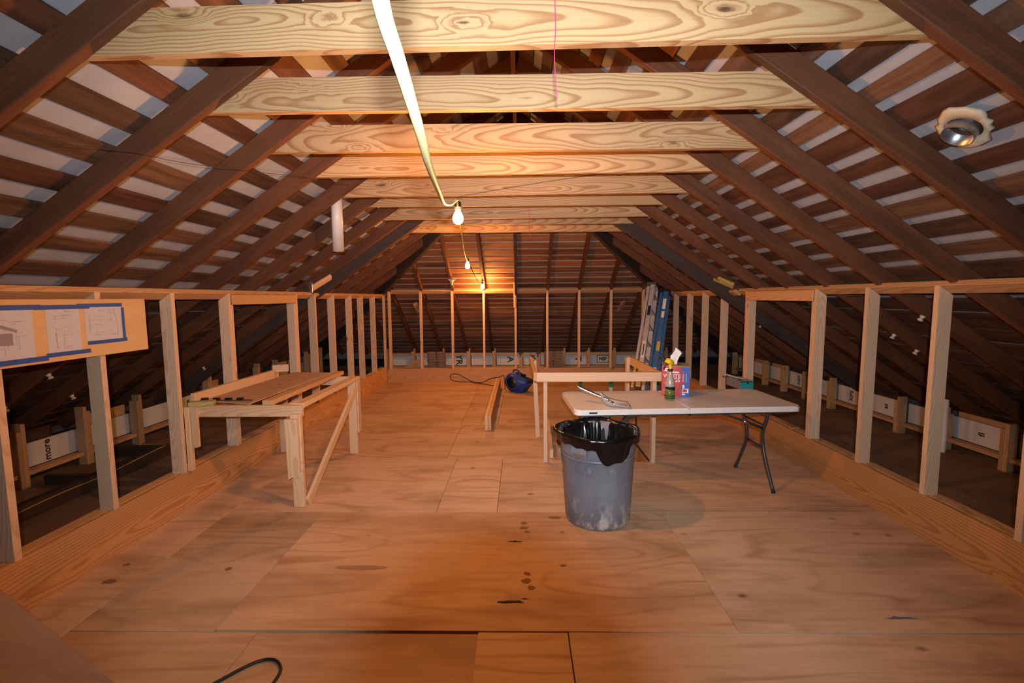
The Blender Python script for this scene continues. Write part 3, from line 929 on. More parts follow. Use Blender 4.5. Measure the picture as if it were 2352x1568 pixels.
for s in (-1, 1):
    xl = .745*s
    for yy in (-1, 1):
        pts = smooth_path([(xl-.02*s, yy*.205, .69), (xl-.02*s, yy*.20, .60), (xl-.01*s, yy*.135, .47), (xl, yy*.125, .36), (xl, yy*.18, .22), (xl, yy*.30, .008)], 5)
        lg = obj('leg', tube(pts, .0145, 10), 'tableleg', tb)
        obj('foot_cap', tube([(xl, yy*.293, .022), (xl, yy*.302, .0)], .0165, 10), 'black_pl', lg)
    obj('crossbar', tube([(xl, -.14, .33), (xl, .14, .33)], .0135, 10, squash=.7), 'tableleg', tb)
    obj('crossbar', tube([(xl-.012*s, -.175, .53), (xl-.012*s, .175, .53)], .009, 8), 'tableleg', tb)
    obj('brace', tube([(xl-.012*s, -.15, .50), (xl-.2*s, -.17, .575), (xl-.46*s, -.19, .672)], .011, 8), 'tableleg', tb)
    obj('brace_clip', tube([(xl-.16*s, -.166, .559), (xl-.205*s, -.171, .577)], .016, 8), 'steel', tb)

# dustpan
dp = thing('dustpan', 'shiny clear dustpan scoop with a silver handle on the folding table', 'dustpan', (.765, 3.735, .7405), math.radians(-7))
bm = bmesh.new()
nu, nv = 12, 14
gv = []
for i in range(nu+1):
    u = i/nu
    row = []
    for j in range(nv+1):
        v = j/nv*2-1
        x = -.115+.23*u
        back = (1-u)
        wdt = .088+.027*u
        rise = .012 + .058*back**1.5
        z = rise*abs(v)**3.2 + .050*max(0, back-.72)/.28*(1-.35*abs(v))
        z += .0035*math.sin(j*2.3)*max(0, back-.45)
        row.append((x - .012*abs(v)**3, v*wdt, z+.002))
    gv.append(row)
V1 = [[bm.verts.new(p) for p in r] for r in gv]
V2 = [[bm.verts.new((p[0], p[1], p[2]+.0022)) for p in r] for r in gv]
for i in range(nu):
    for j in range(nv):
        bm.faces.new((V1[i][j], V1[i][j+1], V1[i+1][j+1], V1[i+1][j]))
        bm.faces.new((V2[i][j], V2[i+1][j], V2[i+1][j+1], V2[i][j+1]))
for i in range(nu):
    bm.faces.new((V1[i][0], V1[i+1][0], V2[i+1][0], V2[i][0])); bm.faces.new((V1[i][nv], V2[i][nv], V2[i+1][nv], V1[i+1][nv]))
for j in range(nv):
    bm.faces.new((V1[0][j], V2[0][j], V2[0][j+1], V1[0][j+1])); bm.faces.new((V1[nu][j], V1[nu][j+1], V2[nu][j+1], V2[nu][j]))
obj('pan', from_bm(bm, True), 'pan', dp)
obj('handle', tube(smooth_path([(-.055, 0, .045), (-.10, .006, .062), (-.20, .02, .10), (-.29, .035, .137), (-.315, .04, .145)], 4), [.009, .009, .0095, .010, .011, .012, .013, .014, .015, .0155, .016, .0165, .017, .0165, .015, .012, .007], 12), 'steel', dp)
obj('neck', tube([(-.02, 0, .026), (-.06, 0, .046)], [.013, .010], 10, squash=.6), 'steel', dp)

# rag box
BXA = math.radians(-17)
rb = thing('rag_box', 'red and blue carton of white rags on the folding table', 'box', (1.395, 4.215, .7405), BXA)
bw_, bd_, bh_ = .232, .255, .268
x0, x1, y0, y1 = -bw_/2, bw_/2, -bd_/2, bd_/2
obj('carton', boxes([((x0+.001, y0+.001, 0), (x1-.001, y1-.001, bh_))]), 'card', rb)
fr_ = obj('front_panel', boxes([((x0, y0-.0006, .0005), (x0+.165, y0+.001, bh_-.004))]), 'red_box', rb)
fb_ = obj('front_stripe', boxes([((x0+.165, y0-.0006, .0005), (x1, y0+.001, bh_-.004))]), 'blue_box', rb)
obj('side_panel', boxes([((x1-.001, y0, .0005), (x1+.0006, y1, bh_-.004))]), 'darkred', rb)
obj('side_panel', boxes([((x0-.0006, y0, .0005), (x0+.001, y1, bh_-.004))]), 'red_box', rb)
def front_text(s, size, x, z, par, mat='white_ink', bold=.001, rot=0):
    return obj('lettering', text_mesh(s, size, .0004, bold), mat, par, local=TR(x, y0-.0012, z) @ RX(PI/2) @ RZ(rot))
front_text('WHITE', .046, x0+.086, .180, fr_, bold=.0006)
front_text('RAGS', .046, x0+.096, .144, fr_, bold=.0006)
obj('corner_print', boxes([((x0+.022, y0-.0012, .238), (x0+.068, y0-.0006, .250)), ((x0+.022, y0-.0012, .222), (x0+.070, y0-.0006, .234))]), 'white_ink', fr_, kind='stuff')
obj('banner', boxes([((x0+.045, y0-.0014, .208), (x0+.145, y0-.0006, .220))]), 'white_ink', fr_)
obj('blue_tab', boxes([((x0+.02, y0-.0012, .078), (x0+.075, y0-.0006, .108))]), 'blue_box', fr_)
front_text('18', .026, x0+.046, .093, fr_)
obj('small_print', boxes([((x0+.02, y0-.0012, z), (x0+.02+l, y0-.0006, z+.005)) for z, l in ((.118, .05), (.05, .045), (.040, .05), (.022, .048))]), 'white_ink', fr_, kind='stuff')
obj('red_tab', boxes([((x0+.168, y0-.0012, .11), (x0+.188, y0-.0006, .222))]), 'red_box', fb_)
obj('stripe_print', boxes([((x0+.200, y0-.0012, .13), (x0+.204, y0-.0006, .205)), ((x0+.176, y0-.0016, .13), (x0+.180, y0-.0012, .20)), ((x0+.172, y0-.0012, .015), (x0+.195, y0-.0006, .028)), ((x0+.173, y0-.0012, .078), (x0+.19, y0-.0006, .105))]), 'white_ink', fb_, kind='stuff')
obj('emblem', boxes([((x0+.170, y0-.0012, .035), (x0+.224, y0-.0006, .072))]), 'white_ink', fb_)
obj('emblem_core', boxes([((x0+.175, y0-.0016, .040), (x0+.212, y0-.0010, .067))]), 'red_box', fb_)
obj('slot', lathe([(0, bh_-.0002), (.05, bh_-.0002), (.05, bh_+.0008), (0, bh_+.0008)], 20, False, 1.2, .6), 'black_pl', rb)
# the rag pulled out of the slot
bm = bmesh.new()
prof = [(0, .020, .016, -.008), (.03, .027, .020, -.010), (.06, .040, .022, -.006), (.088, .050, .018, .004), (.108, .034, .012, .006), (.128, .016, .007, .000), (.142, .002, .002, -.006)]
rg = []
for z, a, b, sh in prof:
    ring_ = []
    for k in range(20):
        th = 2*PI*k/20
        cx_ = math.copysign(abs(math.cos(th))**.8, math.cos(th))
        fold = 1+.35*math.sin(2*th+.6+z*9)
        ring_.append(bm.verts.new((sh+a*cx_, b*math.sin(th)*fold+.004*math.cos(5*th), bh_+.001+z+(.012*cx_ if z > .05 else 0))))
    rg.append(ring_)
for a, b in zip(rg, rg[1:]):
    for k in range(20): bm.faces.new((a[k], a[(k+1) % 20], b[(k+1) % 20], b[k]))
bm.faces.new(rg[-1]); bm.faces.new(rg[0][::-1])
o = obj('rag', from_bm(bm), 'rag', None, WM[rb.name])
tag(o, 'white paper rag pulled up out of the red carton', 'rag')

# spray bottle
sb = thing('spray_bottle', 'clear spray bottle of green cleaner with yellow trigger head before the carton', 'spray bottle', (1.268, 3.965, .7405), rot=Matrix.Scale(1.19, 4))
obj('liquid', lathe([(0, 0), (.030, 0), (.0355, .006), (.0365, .05), (.0360, .085), (0, .085)], 24), 'liquid', sb)
bt = obj('bottle', lathe([(.0362, .0855), (.0365, .10), (.035, .125), (.028, .150), (.0205, .178), (.015, .20), (.0145, .212), (0, .212)], 24), 'frost', sb)
obj('label', lathe([(.0375, .028), (.0378, .030), (.0378, .034), (.0375, .036)], 24), 'ink_black', sb)
bm = bmesh.new()
seg = 20
for z0_, z1_, a0, a1, cut in ((.070, .098, 200, 325, .012), (.040, .0425, 205, 300, 0), (.052, .054, 205, 290, 0), (.0615, .0635, 205, 280, 0), (.014, .021, 205, 330, 0)):
    pr = None
    for k in range(seg+1):
        a = math.radians(a0+(a1-a0)*k/seg)
        zl = z0_ + cut*(1-k/seg)*1.2
        c = (bm.verts.new((.0378*math.cos(a), .0378*math.sin(a), zl)), bm.verts.new((.0378*math.cos(a), .0378*math.sin(a), z1_)))
        if pr: bm.faces.new((pr[0], c[0], c[1], pr[1]))
        pr = c
bmesh.ops.solidify(bm, geom=bm.faces[:], thickness=.0006)
obj('print', from_bm(bm), 'ink_black', sb, kind='stuff')
obj('collar', lathe([(.0165, .206), (.018, .207), (.018, .222), (.014, .224), (0, .224)], 20), 'navy', sb)
obj('neck', lathe([(.012, .222), (.0115, .262), (0, .262)], 16), 'yellow_pl', sb)
bm = bmesh.new()
hp = [(.022, .255), (.026, .270), (.016, .287), (-.004, .298), (-.028, .300), (-.030, .288), (-.042, .284), (-.042, .272), (-.014, .262), (-.012, .252)]
lo = [bm.verts.new((x, -.0125, z)) for x, z in hp]; hi = [bm.verts.new((x, .0125, z)) for x, z in hp]
bm.faces.new(lo); bm.faces.new(hi[::-1])
for i in range(len(hp)): bm.faces.new((lo[i], hi[i], hi[(i+1) % len(hp)], lo[(i+1) % len(hp)]))
bmesh.ops.bevel(bm, geom=bm.edges[:], offset=.003, segments=2, affect='EDGES')
obj('trigger_head', from_bm(bm, True), 'yellow_pl', sb)
obj('nozzle', tube([(-.040, 0, .290), (-.052, 0, .292)], .010, 10), 'navy', sb)
obj('trigger', tube(smooth_path([(-.028, 0, .272), (-.034, 0, .250), (-.046, 0, .222)], 4), [.007]*8+[.005], 8), 'navy', sb)

# tub
tu = thing('clear_tub', 'clear plastic tub with teal end on the far right corner of the table', 'plastic tub', (2.128, 4.475, .7405), math.radians(6))
def shell(x0, x1, y0, y1, z0, z1, tk):
    return boxes([((x0, y0, z0), (x1, y1, z0+tk)), ((x0, y0, z0), (x0+tk, y1, z1)), ((x1-tk, y0, z0), (x1, y1, z1)), ((x0+tk, y1-tk, z0), (x1-tk, y1, z1)), ((x0+tk, y0, z0), (x1-tk, y0+tk, z1))])
obj('tub_body', shell(-.070, .070, -.055, .17, 0, .080, .003), 'tub', tu)
obj('teal_label', boxes([((-.058, -.0575, .006), (.068, -.0555, .062))]), 'teal', tu)
obj('lid', slab(-.068, .072, -.058, .06, .064, .070, (1, 1, 1, 1), .01), 'black_pl', tu)
obj('latch', boxes([((.005, -.060, .045), (.017, -.0575, .066))]), 'black_pl', tu)
o = obj('brush', tube(smooth_path([(.02, .0, .080), (-.05, .06, .095), (-.12, .14, .115)], 5), [.006]*5+[.008]*6, 8), 'frost', None, WM[tu.name])
tag(o, 'thin grey handled brush lying across the clear tub', 'brush')

# ================================================================== BIN AND LINER
bn = thing('trash_can', 'grey dusty round plastic trash can in front of the folding table', 'trash can', (.557, 3.345, 0), rot=Matrix.Diagonal((.975, .975, .935, 1)))
obj('body', lathe([(0, .012), (.20, .012), (.222, 0), (.234, .006), (.240, .025), (.256, .30), (.268, .545), (.272, .55), (.274, .60), (.276, .66), (.284, .664), (.290, .672), (.290, .696), (.282, .70), (.272, .695), (.262, .60), (.246, .25), (.23, .03), (0, .03)], 56), 'bin', bn)
obj('rib', lathe([(.2665, .525), (.2715, .530), (.2725, .536), (.2690, .541)], 56), 'bin', bn)
for a in (math.radians(-90-36), math.radians(90-36)):
    mt = RZ(a+PI/2)
    bm = bmesh.new()
    prof = [(-.273, .645), (-.292, .64), (-.298, .60), (-.296, .565), (-.290, .560), (-.272, .572)]
    lo = [bm.verts.new((-.060, y, z)) for y, z in prof]; hi = [bm.verts.new((.060, y, z)) for y, z in prof]
    bm.faces.new(lo); bm.faces.new(hi[::-1])
    for i in range(len(prof)): bm.faces.new((lo[i], hi[i], hi[(i+1) % len(prof)], lo[(i+1) % len(prof)]))
    bmesh.ops.bevel(bm, geom=bm.edges[:], offset=.004, segments=2, affect='EDGES')
    h = obj('handle', from_bm(bm), 'bin', bn, local=mt)
    obj('scuffed_grip', boxes([((-.050, -.2985, .568), (.050, -.2965, .594))]), 'galv', h, local=Matrix())

def hsh(*a):
    v = math.sin(sum(x*y for x, y in zip(a, (12.9898, 78.233, 37.719))))*43758.5453
    return v-math.floor(v)
bm = bmesh.new()
NA = 120
rows = []
for k in range(NA):
    th = 2*PI*k/NA
    d = math.degrees((th + PI/2 + PI) % (2*PI) - PI)     # degrees from the side that faces the room's near end
    wr = .009*math.sin(5*th+1.3+1.4*math.sin(2*th)) + .008*math.sin(13*th+.4+2.1*math.sin(3*th+1)) + .005*math.sin(29*th+2+1.7*math.sin(4*th)) + .006*(hsh(k, 3, 1)-.5)
    ton = max(0, 1-(abs(d-14)/25)**4) if abs(d-14) < 25 else 0
    skirt = .066 + .012*math.sin(3*th+.5) + .008*math.sin(11*th) + .098*ton
    if abs(d+100) < 22: skirt += .02
    bulge = .030*math.exp(-((d+98)/14)**2)
    sag = .012*math.sin(5*th+.8)
    P = []
    for r, z, wk_ in [(.04, .20, .3), (.12, .22, .8), (.185, .30, 1.6), (.215, .42, 2.0), (.236, .54, 1.9), (.254, .63, 1.3), (.268, .685, .6), (.279, .712+sag*.4, .3),
                      (.292, .722+sag*.5, .2), (.303, .716+sag*.4, .2), (.3075, .700, .3)]:
        P.append(((r+wr*wk_*.8+(bulge if r > .28 else 0)), z+wr*wk_*.35))
    for j in range(1, 7):
        f = j/6
        P.append((.3055+wr*.25*f+bulge*(1-f*.6)+.004*math.sin(23*th+f*4) - .010*f, .700-skirt*f))
    rows.append([bm.verts.new((r*math.cos(th), r*math.sin(th), z)) for r, z in P])
for k in range(NA):
    a, b = rows[k], rows[(k+1) % NA]
    for j in range(len(a)-1): bm.faces.new((a[j], a[j+1], b[j+1], b[j]))
bm.faces.new([r[0] for r in rows][::-1])
o = obj('bin_liner', from_bm(bm, True), 'bag', None, WM[bn.name])
tag(o, 'glossy black plastic bag folded over the rim of the grey trash can', 'trash bag')

# ================================================================== LADDERS
def ladder(name, label, base, top, rz, width, mat, steps, cap):
    base, top = Vector(base), Vector(top)
    z = (top-base).normalized()
    x = Vector((math.cos(rz), math.sin(rz), 0)); x = (x-z*x.dot(z)).normalized()
    y = z.cross(x)
    rm = Matrix(((x.x, y.x, z.x, 0), (x.y, y.y, z.y, 0), (x.z, y.z, z.z, 0), (0, 0, 0, 1)))
    H = (top-base).length
    t = thing(name, label, 'ladder', base, rot=rm)
    hw0, hw1 = width/2, width*.34
    for s in (-1, 1):
        r = lumber('front_rail', (s*hw0, 0, .01), (s*hw1, 0, H-.03), .028, .078, mat, t, upv=(0, 1, 0), local=True)
        r2 = lumber('rear_rail', (s*(hw0-.015), .10, .03), (s*(hw1-.01), .075, H-.06), .024, .046, mat, t, upv=(0, 1, 0), local=True)
        obj('foot', boxes([((s*hw0-.022, -.045, 0), (s*hw0+.022, .045, .05))]), 'black_pl', t)
    for k in range(steps):
        f = (k+1)/(steps+.75)
        hw = hw0+(hw1-hw0)*f-.013
        obj('step', boxes([((-hw, -.04, H*f-.012), (hw, .035, H*f+.012))]), 'alu' if mat == 'alu' else 'alu', t)
        if k < steps-1:
            obj('rear_brace', boxes([((-hw, .085, H*f+.10), (hw, .098, H*f+.115))]), 'alu', t)
    obj('top_cap', boxes([((-hw1-.03, -.055, H-.045), (hw1+.03, .105, H))]), cap, t)
    return t, H, hw0, hw1
t, H, h0, h1 = ladder('aluminium_stepladder', 'folded silver aluminium stepladder leaning by the far right corner', (2.02, 7.86, .002), (2.40, 8.47, 1.80), math.radians(62), .44, 'alu', 6, 'galv')
def rail_sticker(t, s, h0, h1, H, za, zb, mat, w=.05, nm='sticker'):
    f = ((za+zb)/2)/H
    x = s*(h0+(h1-h0)*f)
    lumber(nm, (s*(h0+(h1-h0)*za/H)+s*.0148, 0, za), (s*(h0+(h1-h0)*zb/H)+s*.0148, 0, zb), .0012, w, mat, t, upv=(0, 1, 0), bev=0, local=True)
rail_sticker(t, -1, h0, h1, H, 1.32, 1.50, 'navy')
rail_sticker(t, -1, h0, h1, H, .55, .85, 'white_ink')
rail_sticker(t, -1, h0, h1, H, .60, .80, 'navy', .02)
obj('sticker', boxes([((-.09, -.0415, 1.62), (-.05, -.040, 1.82))]), 'navy', t)
t, H, h0, h1 = ladder('fibreglass_stepladder', 'folded blue fibreglass stepladder leaning beside the aluminium one', (2.20, 7.72, .002), (2.52, 8.12, 1.70), math.radians(64), .40, 'blue_fib', 5, 'black_pl')
rail_sticker(t, -1, h0, h1, H, 1.42, 1.60, 'white_ink', .05)
rail_sticker(t, -1, h0, h1, H, 1.27, 1.38, 'white_ink', .045)
rail_sticker(t, -1, h0, h1, H, .70, .86, 'yellowlbl', .05)
rail_sticker(t, -1, h0, h1, H, .28, .42, 'white_ink', .04)

# ================================================================== AIR MOVER
am = thing('air_mover', 'blue carpet-drying blower with black intake and cord near the far wall', 'blower', (-.075, 7.98, 0), math.radians(-38))
pf = []
for k in range(19):
    a = math.radians(58+k*(252-58)/18)
    pf.append((-.03+.158*math.cos(a), .170+.158*math.sin(a)))
pf += [(-.03, .0), (.14, .0), (.265, .150), (.285, .195), (.27, .232), (.12, .262)]
bm = bmesh.new()
lo = [bm.verts.new((x, -.115, z)) for x, z in pf]; hi = [bm.verts.new((x, .115, z)) for x, z in pf]
bm.faces.new(lo); bm.faces.new(hi[::-1])
for i in range(len(pf)): bm.faces.new((lo[i], hi[i], hi[(i+1) % len(pf)], lo[(i+1) % len(pf)]))
bmesh.ops.recalc_face_normals(bm, faces=bm.faces)
bmesh.ops.bevel(bm, geom=[e for e in bm.edges if abs(e.verts[0].co.y-e.verts[1].co.y) < .01], offset=.022, segments=3, affect='EDGES')
obj('housing', from_bm(bm, True), 'blue_pl', am)
obj('outlet', boxes([((.250, -.085, .172), (.286, .085, .215))]), 'black_pl', am)
obj('outlet_lip', tube([(.283, -.10, .165), (.283, .10, .165), (.277, .10, .225), (.277, -.10, .225)], .011, 8, True), 'blue_pl', am)
for s in (-1, 1):
    ik = obj('intake', lathe([(0, .0), (.098, .0), (.098, .006), (0, .006)], 28), 'black_pl', am, local=TR(-.03, s*.1165, .165) @ RX(s*PI/2) @ TR(0, 0, -.003))
    obj('intake_ring', tube([(.108*math.cos(2*PI*k/28), .108*math.sin(2*PI*k/28), .002) for k in range(28)], .012, 8, True), 'blue_pl', ik, local=Matrix())
    for q in range(1, 5):
        obj('grille_ring', tube([(.021*q*math.cos(2*PI*k/24), .021*q*math.sin(2*PI*k/24), .007) for k in range(24)], .0022, 5, True), 'cord', ik, local=Matrix())
obj('handle', tube(smooth_path([(-.08, 0, .318), (-.065, 0, .365), (-.01, 0, .378), (.05, 0, .352), (.075, 0, .275)], 5), .014, 8), 'blue_pl', am)
obj('switch_box', boxes([((.06, .03, .262), (.13, .09, .300))]), 'black_pl', am)
cp = smooth_path([(-.275, 7.93, .05), (-.285, 8.05, .10), (-.31, 8.22, .235), (-.40, 8.25, .205), (-.56, 8.35, .16), (-.72, 8.55, .06), (-.95, 8.80, .035), (-1.20, 8.86, .16), (-1.36, 8.90, .14), (-1.30, 8.88, .03), (-.95, 8.83, .012), (-.66, 8.60, .012), (-.46, 8.40, .012)], 6)
o = obj('blower_cord', tube(cp, .0075, 7), 'cord', None, Matrix())
tag(o, 'black power cord looping from the blue blower across the floor lumber', 'cord')
lb = thing('floor_lumber', 'doubled pine beam standing on edge on the floor before the blower', 'beam', (-.40, 6.9, 0))
bx('beam_ply', (-.447, 5.60, .001), (-.409, 8.30, .19), 'bench', lb, 'Y')
bx('beam_ply', (-.407, 5.60, .001), (-.369, 8.30, .19), 'plate', lb, 'Y')

# ================================================================== BULBS AND CABLES
bulb_prof = [(0, -.034), (.012, -.0325), (.023, -.025), (.0295, -.012), (.031, 0), (.0285, .014), (.021, .030), (.0145, .043), (.0135, .052)]
BP_ = [((-.365, 2.80, 2.085), 'brightest bare bulb hanging from the yellow cable nearest the viewer'),
       ((-.672, 6.0, 2.02), 'middle bare bulb hanging on the cable below the last collar ties'),
       ((-.708, 8.72, 1.812), 'farthest bare bulb glowing at the top plate of the far stud wall')]
for i, (p, lab) in enumerate(BP_):
    b = thing('light_bulb', lab, 'light bulb', p, group='bare bulbs on the string')
    obj('glass', lathe(bulb_prof, 20), 'bulb%d' % i, b)
    sk = obj('socket', lathe([(.0145, .050), (.019, .052), (.021, .070), (.019, .092), (.010, .100), (0, .100)], 16), 'black_pl', b)
    obj('collar', lathe([(.0205, .060), (.0225, .062), (.0225, .068), (.0205, .070)], 16), 'steel', sk)
c1 = smooth_path([(-.02, -.55, 2.60), (-.04, -.1, 2.26), (-.075, .2, 2.02), (-.095, .32, 1.92), (-.112, .385, 1.892), (-.126, .46, 1.886), (-.130, .525, 1.878), (-.140, .624, 1.876), (-.158, .776, 1.880), (-.193, 1.028, 1.90), (-.251, 1.483, 1.95), (-.325, 2.05, 2.025), (-.374, 2.60, 2.130), (-.365, 2.785, 2.192)], 5)
o = obj('overhead_cable', tube(c1, .0082, 10, squash=.8), 'cable', None, Matrix())
tag(o, 'pale yellow cable running from overhead to the nearest bulb', 'cable')
c2 = smooth_path([(-.365, 2.81, 2.192), (-.385, 3.0, 2.12), (-.43, 3.5, 2.075), (-.515, 4.3, 2.06), (-.60, 5.2, 2.06), (-.66, 5.86, 2.085), (-.672, 5.985, 2.13)], 5)
o = obj('bulb_cable', tube(c2, .0055, 8), 'cable', None, Matrix())
tag(o, 'yellowish cable strung from the brightest bulb back to the middle bulb', 'cable')
c3 = smooth_path([(-.672, 6.012, 2.13), (-.67, 6.6, 1.99), (-.69, 7.5, 1.90), (-.70, 8.3, 1.855), (-.708, 8.705, 1.918)], 5)
o = obj('bulb_cable', tube(c3, .005, 8), 'cord', None, Matrix())
tag(o, 'dark cable sagging from the middle bulb to the farthest bulb', 'cable')
for a, b, m in [((-.365, 2.80, 2.178), (-.365, 2.98, 2.56), 0), ((-.672, 6.0, 2.112), (-.66, 6.06, 2.56), 0)]:
    pass
lh = thing('lamp_holder', 'empty cream porcelain lamp holder under the far hip slope', 'lamp holder', (-1.262, 8.62, 1.90))
bx('bracket', (-1.33, 8.60, 1.945), (-1.19, 8.64, 1.96), 'porcelain', lh, 'X')
obj('holder', lathe([(0, .048), (.05, .045), (.052, .03), (.03, .02), (.028, -.005), (.022, -.010), (0, -.010)], 18), 'porcelain', lh)
obj('lamp_base', lathe([(0, -.048), (.014, -.046), (.02, -.03), (.018, -.010), (0, -.010)], 14), 'porcelain', lh)
lumber('stem', (-1.262, 8.62, 1.955), (-1.258, 8.63, 2.02), .02, .02, 'steel', lh, upv=(1, 0, 0))

o = obj('vent_pipe', lathe([(.049, 2.066), (.0505, 2.064), (.0505, 2.66), (.046, 2.66), (.046, 2.066), (.049, 2.066)], 26), 'white_pl', None, TR(-1.705, 4.42, 0))
tag(o, 'white plastic vent pipe hanging below the left roof slope', 'pipe')
o = obj('pink_string', tube(smooth_path([(.128, 1.782, 2.70), (.131, 1.772, 2.58), (.126, 1.768, 2.50), (.130, 1.765, 2.40), (.136, 1.765, 2.335)], 5), .0016, 6), 'pink', None, Matrix())
tag(o, 'bright pink string hanging from the nearest collar tie', 'string')
o = obj('pink_string', tube(smooth_path([(.10, 5.42, 2.70), (.103, 5.412, 2.5), (.10, 5.41, 2.36), (.112, 5.41, 2.30), (.118, 5.41, 2.29)], 5), .002, 6), 'pink', None, Matrix())
tag(o, 'short pink string hanging from a far collar tie', 'string')
for pts, lab in [([(-2.47, 2.98, 1.86), (-2.30, 2.97, 2.50), (-1.735, 2.96, 2.46), (-1.18, 3.56, 2.50)], None),
                 ([(-.55, 4.19, 2.50), (.10, 4.185, 2.60), (.778, 4.185, 2.68), (1.30, 4.17, 2.66), (1.72, 4.17, 2.40)], 'thin dark wire strung across the middle collar ties to the right slope'),
                 ([(-1.914, 1.949, 2.263), (-1.84, 2.205, 2.313), (-1.794, 2.506, 2.344), (-1.697, 2.934, 2.41), (-1.585, 3.382, 2.486), (-1.451, 4.039, 2.577)], 'thin dark wire drooping across the left rafters')]:
    if lab is None: continue
    o = obj('thin_wire', tube(smooth_path(pts, 6), .0016, 5), 'wire', None, Matrix())
    tag(o, lab, 'wire')

# ================================================================== LOOSE THINGS
bm = bmesh.new()
N = 10
g = []
for i in range(N+1):
    f = i/N
    x = -1.72-.86*f
    z = .004 + .300*f - .035*math.sin(PI*f)
    yf = 1.80+.28*f + .02*math.sin(PI*f)
    g.append([(x, yf, z), (x, -.55, z+.0)])
V1 = [[bm.verts.new(p) for p in r] for r in g]
V2 = [[bm.verts.new((p[0]-.004, p[1], p[2]+.012)) for p in r] for r in g]
for i in range(N):
    bm.faces.new((V1[i][0], V1[i][1], V1[i+1][1], V1[i+1][0])); bm.faces.new((V2[i][0], V2[i+1][0], V2[i+1][1], V2[i][1]))
    for j in (0, 1): bm.faces.new((V1[i][j], V1[i+1][j], V2[i+1][j], V2[i][j]))
for i in (0, N): bm.faces.new((V1[i][0], V2[i][0], V2[i][1], V1[i][1]))
o = obj('bowed_sheet', from_bm(bm), 'sheet_grey', None, Matrix())
tag(o, 'bowed greyish sheet leaning on the left rim board in the near corner', 'sheet')

o = obj('extension_cord', tube(smooth_path([(-1.60, 1.35, .007), (-1.42, 1.66, .007), (-1.29, 1.83, .007), (-1.20, 1.925, .007), (-1.13, 1.945, .007), (-1.075, 1.91, .007), (-1.055, 1.85, .007), (-1.08, 1.72, .007), (-1.2, 1.5, .007)], 6), .0068, 8), 'cord', None, Matrix())
tag(o, 'black extension cord curled on the floor in the foreground', 'cord')
o = obj('table_cord', tube(smooth_path([(.80, 4.62, -.25), (.92, 4.70, .12), (1.02, 4.78, .30), (1.12, 4.80, .22), (1.20, 4.85, .26), (1.22, 4.95, .34), (1.16, 5.05, .33), (1.0, 5.1, .10), (.9, 5.2, -.3)], 6), .010, 8), 'cord', None, Matrix())
tag(o, 'thick black hose looping up out of the stair opening behind the table', 'hose')
o = obj('yellow_wire', tube(smooth_path([(-3.695, 1.6, .02), (-3.69, 2.8, .06), (-3.69, 3.505, .09), (-3.692, 3.967, .085), (-3.69, 4.45, .115), (-3.71, 4.68, .122), (-3.85, 4.73, .112), (-4.06, 4.73, .108)], 6), .005, 6), 'cable_y', None, Matrix())
tag(o, 'yellow wire along the dark old joist behind the left knee wall', 'wire')

br = box_mesh(.19, .09, .055, .004, 'brick')
for (cx, rows_, lab) in [(-1.86, 8, 'low stack of old bricks behind the far wall left of the centre'), (.70, 8, 'low stack of old bricks behind the far wall right of the centre')]:
    st = thing('brick_stack', lab, 'brick stack', (cx, 10.2, -.008))
    rr = random.Random(int(cx*10))
    for k in range(rows_):
        for q in (-1, 1):
            obj('brick', br, None, st, TR(cx+q*.098+rr.uniform(-.012, .012), 10.2+rr.uniform(-.02, .02), -.008+.0285+.057*k) @ RZ(rr.uniform(-.08, .08)))
me, mt = prism([(-2.62, 9.75, -.008), (-2.05, 9.75, -.008), (-2.05, 9.75, .34), (-2.20, 9.75, .34), (-2.62, 9.75, .06)], .014, (1, 0, 0), (0, -1, 0))
tag(obj('plywood_gusset', me, 'ply_warm', None, mt), 'angled orange plywood offcut standing behind the far left studs', 'plywood')
bx_ = bx('sole_offcut', (XR+.02, 4.62, RIM+.001), (XR+.10, 4.76, RIM+.018), 'stub', None, 'Y')
tag(bx_, 'short wood offcut resting on the right sole plate by the table', 'wood offcut')

# ================================================================== THE PHOTOGRAPHER'S CAMERA (shades the floor from its own flash)
pc = thing('photo_camera', 'black camera with wide lens and flash on a tripod at the viewpoint', 'camera', (0, -.12, 0))
lens_rot = TR(0, 0, CAM_H) @ RX(-math.pi/2 + -PITCH) 
obj('lens', lathe([(.0515, .024), (.0535, .022), (.0525, -.03), (.044, -.034), (.042, -.085), (.038, -.085), (.040, -.036), (.0495, -.02), (.0505, .020), (.0515, .024)], 40), 'black_pl', pc, lens_rot)
bx('body', (-.07, -.155, CAM_H-.055), (.07, -.088, CAM_H+.045), 'black_pl', pc, 'X', .01)
bx('viewfinder', (-.028, -.15, CAM_H+.046), (.028, -.10, CAM_H+.085), 'black_pl', pc, 'X', .006)
bx('flash_head', (-.02, -.145, CAM_H+.092), (.046, -.092, CAM_H+.132), 'black_pl', pc, 'X', .004)
bx('flash_stem', (-.01, -.14, CAM_H+.085), (.005, -.11, CAM_H+.093), 'black_pl', pc, 'X', 0)
obj('tripod_column', tube([(0, -.12, CAM_H-.055), (0, -.12, .80)], .014, 10), 'black_pl', pc)
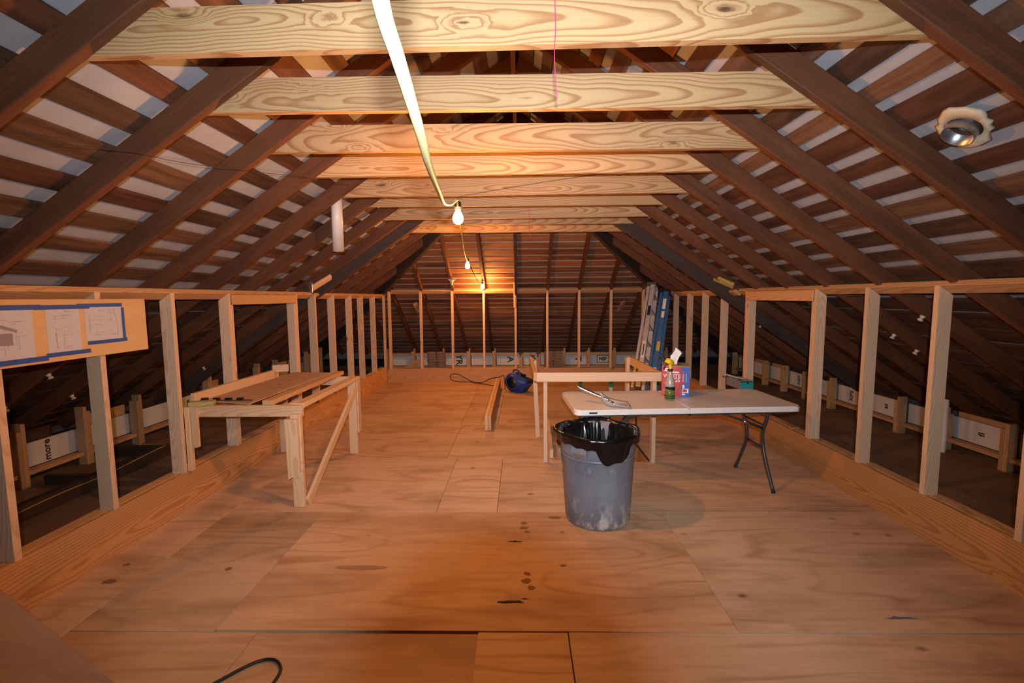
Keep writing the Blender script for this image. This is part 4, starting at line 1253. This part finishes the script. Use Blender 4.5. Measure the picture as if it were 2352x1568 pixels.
for k in range(3):
    a = PI/2 + k*2*PI/3 + PI
    obj('tripod_leg', tube([(.02*math.cos(a), -.12+.02*math.sin(a), 1.30), (.42*math.cos(a), -.12+.42*math.sin(a), .012)], [.014, .009], 10), 'black_pl', pc)

# ================================================================== MARKS ON THE FLOOR SHEETS
def blot(cx, cy, rx, ry, seed, mat, nm, z=.0006, n=18, rag=.25):
    r = random.Random(seed)
    pts = []
    for k in range(n):
        a = 2*PI*k/n
        q = 1+r.uniform(-rag, rag)
        pts.append((cx+rx*q*math.cos(a), cy+ry*q*math.sin(a), z))
    me, mt = prism(pts, .0003, (1, 0, 0), (0, 0, 1))
    return obj(nm, me, mat, floor, mt)
M['knot'] = plain('plywood_knot', (.24, .115, .05), .8, var=.35, scale=60)
M['crack'] = plain('plywood_crack', (.03, .014, .008), .9)
M['chalk'] = plain('blue_chalk', (.10, .12, .20), .9, var=.4, scale=60)
M['plug'] = plain('plywood_plug', (.36, .205, .11), .75, var=.15, scale=12)
for i, (x, y, rx, ry) in enumerate([(.012, 3.24, .022, .02), (.012, 3.17, .03, .022), (.035, 3.114, .018, .016), (.276, 3.109, .018, .008), (.028, 2.62, .020, .018),
                                    (.022, 2.548, .026, .022), (.049, 2.487, .020, .018), (.246, 2.707, .022, .012), (.228, 3.328, .035, .02), (-1.778, 2.659, .022, .018), (-2.394, 2.529, .04, .02), (-2.442, 2.70, .022, .012)]):
    blot(x, y, rx, ry, i, 'knot', 'knot_mark')
for i, (x, y, rx, ry) in enumerate([(-.05, 2.986, .045, .007), (-.055, 2.362, .07, .010), (.011, 2.388, .02, .004)]):
    blot(x, y, rx, ry, 40+i, 'crack', 'split_mark', rag=.5)
blot(-.975, 2.677, .16, .022, 60, 'plug', 'veneer_plug', rag=.05)
blot(1.905, 2.250, .065, .009, 61, 'chalk', 'chalk_smudge', n=40, rag=.6)
o = obj('white_pipe', lathe([(.021, 0), (.021, .55), (.018, .55), (.018, 0), (.021, 0)], 18), 'white_pl', None, TR(4.36, 4.80, -.008))
tag(o, 'thin white pipe standing by the right eave posts behind the nearest studs', 'pipe')
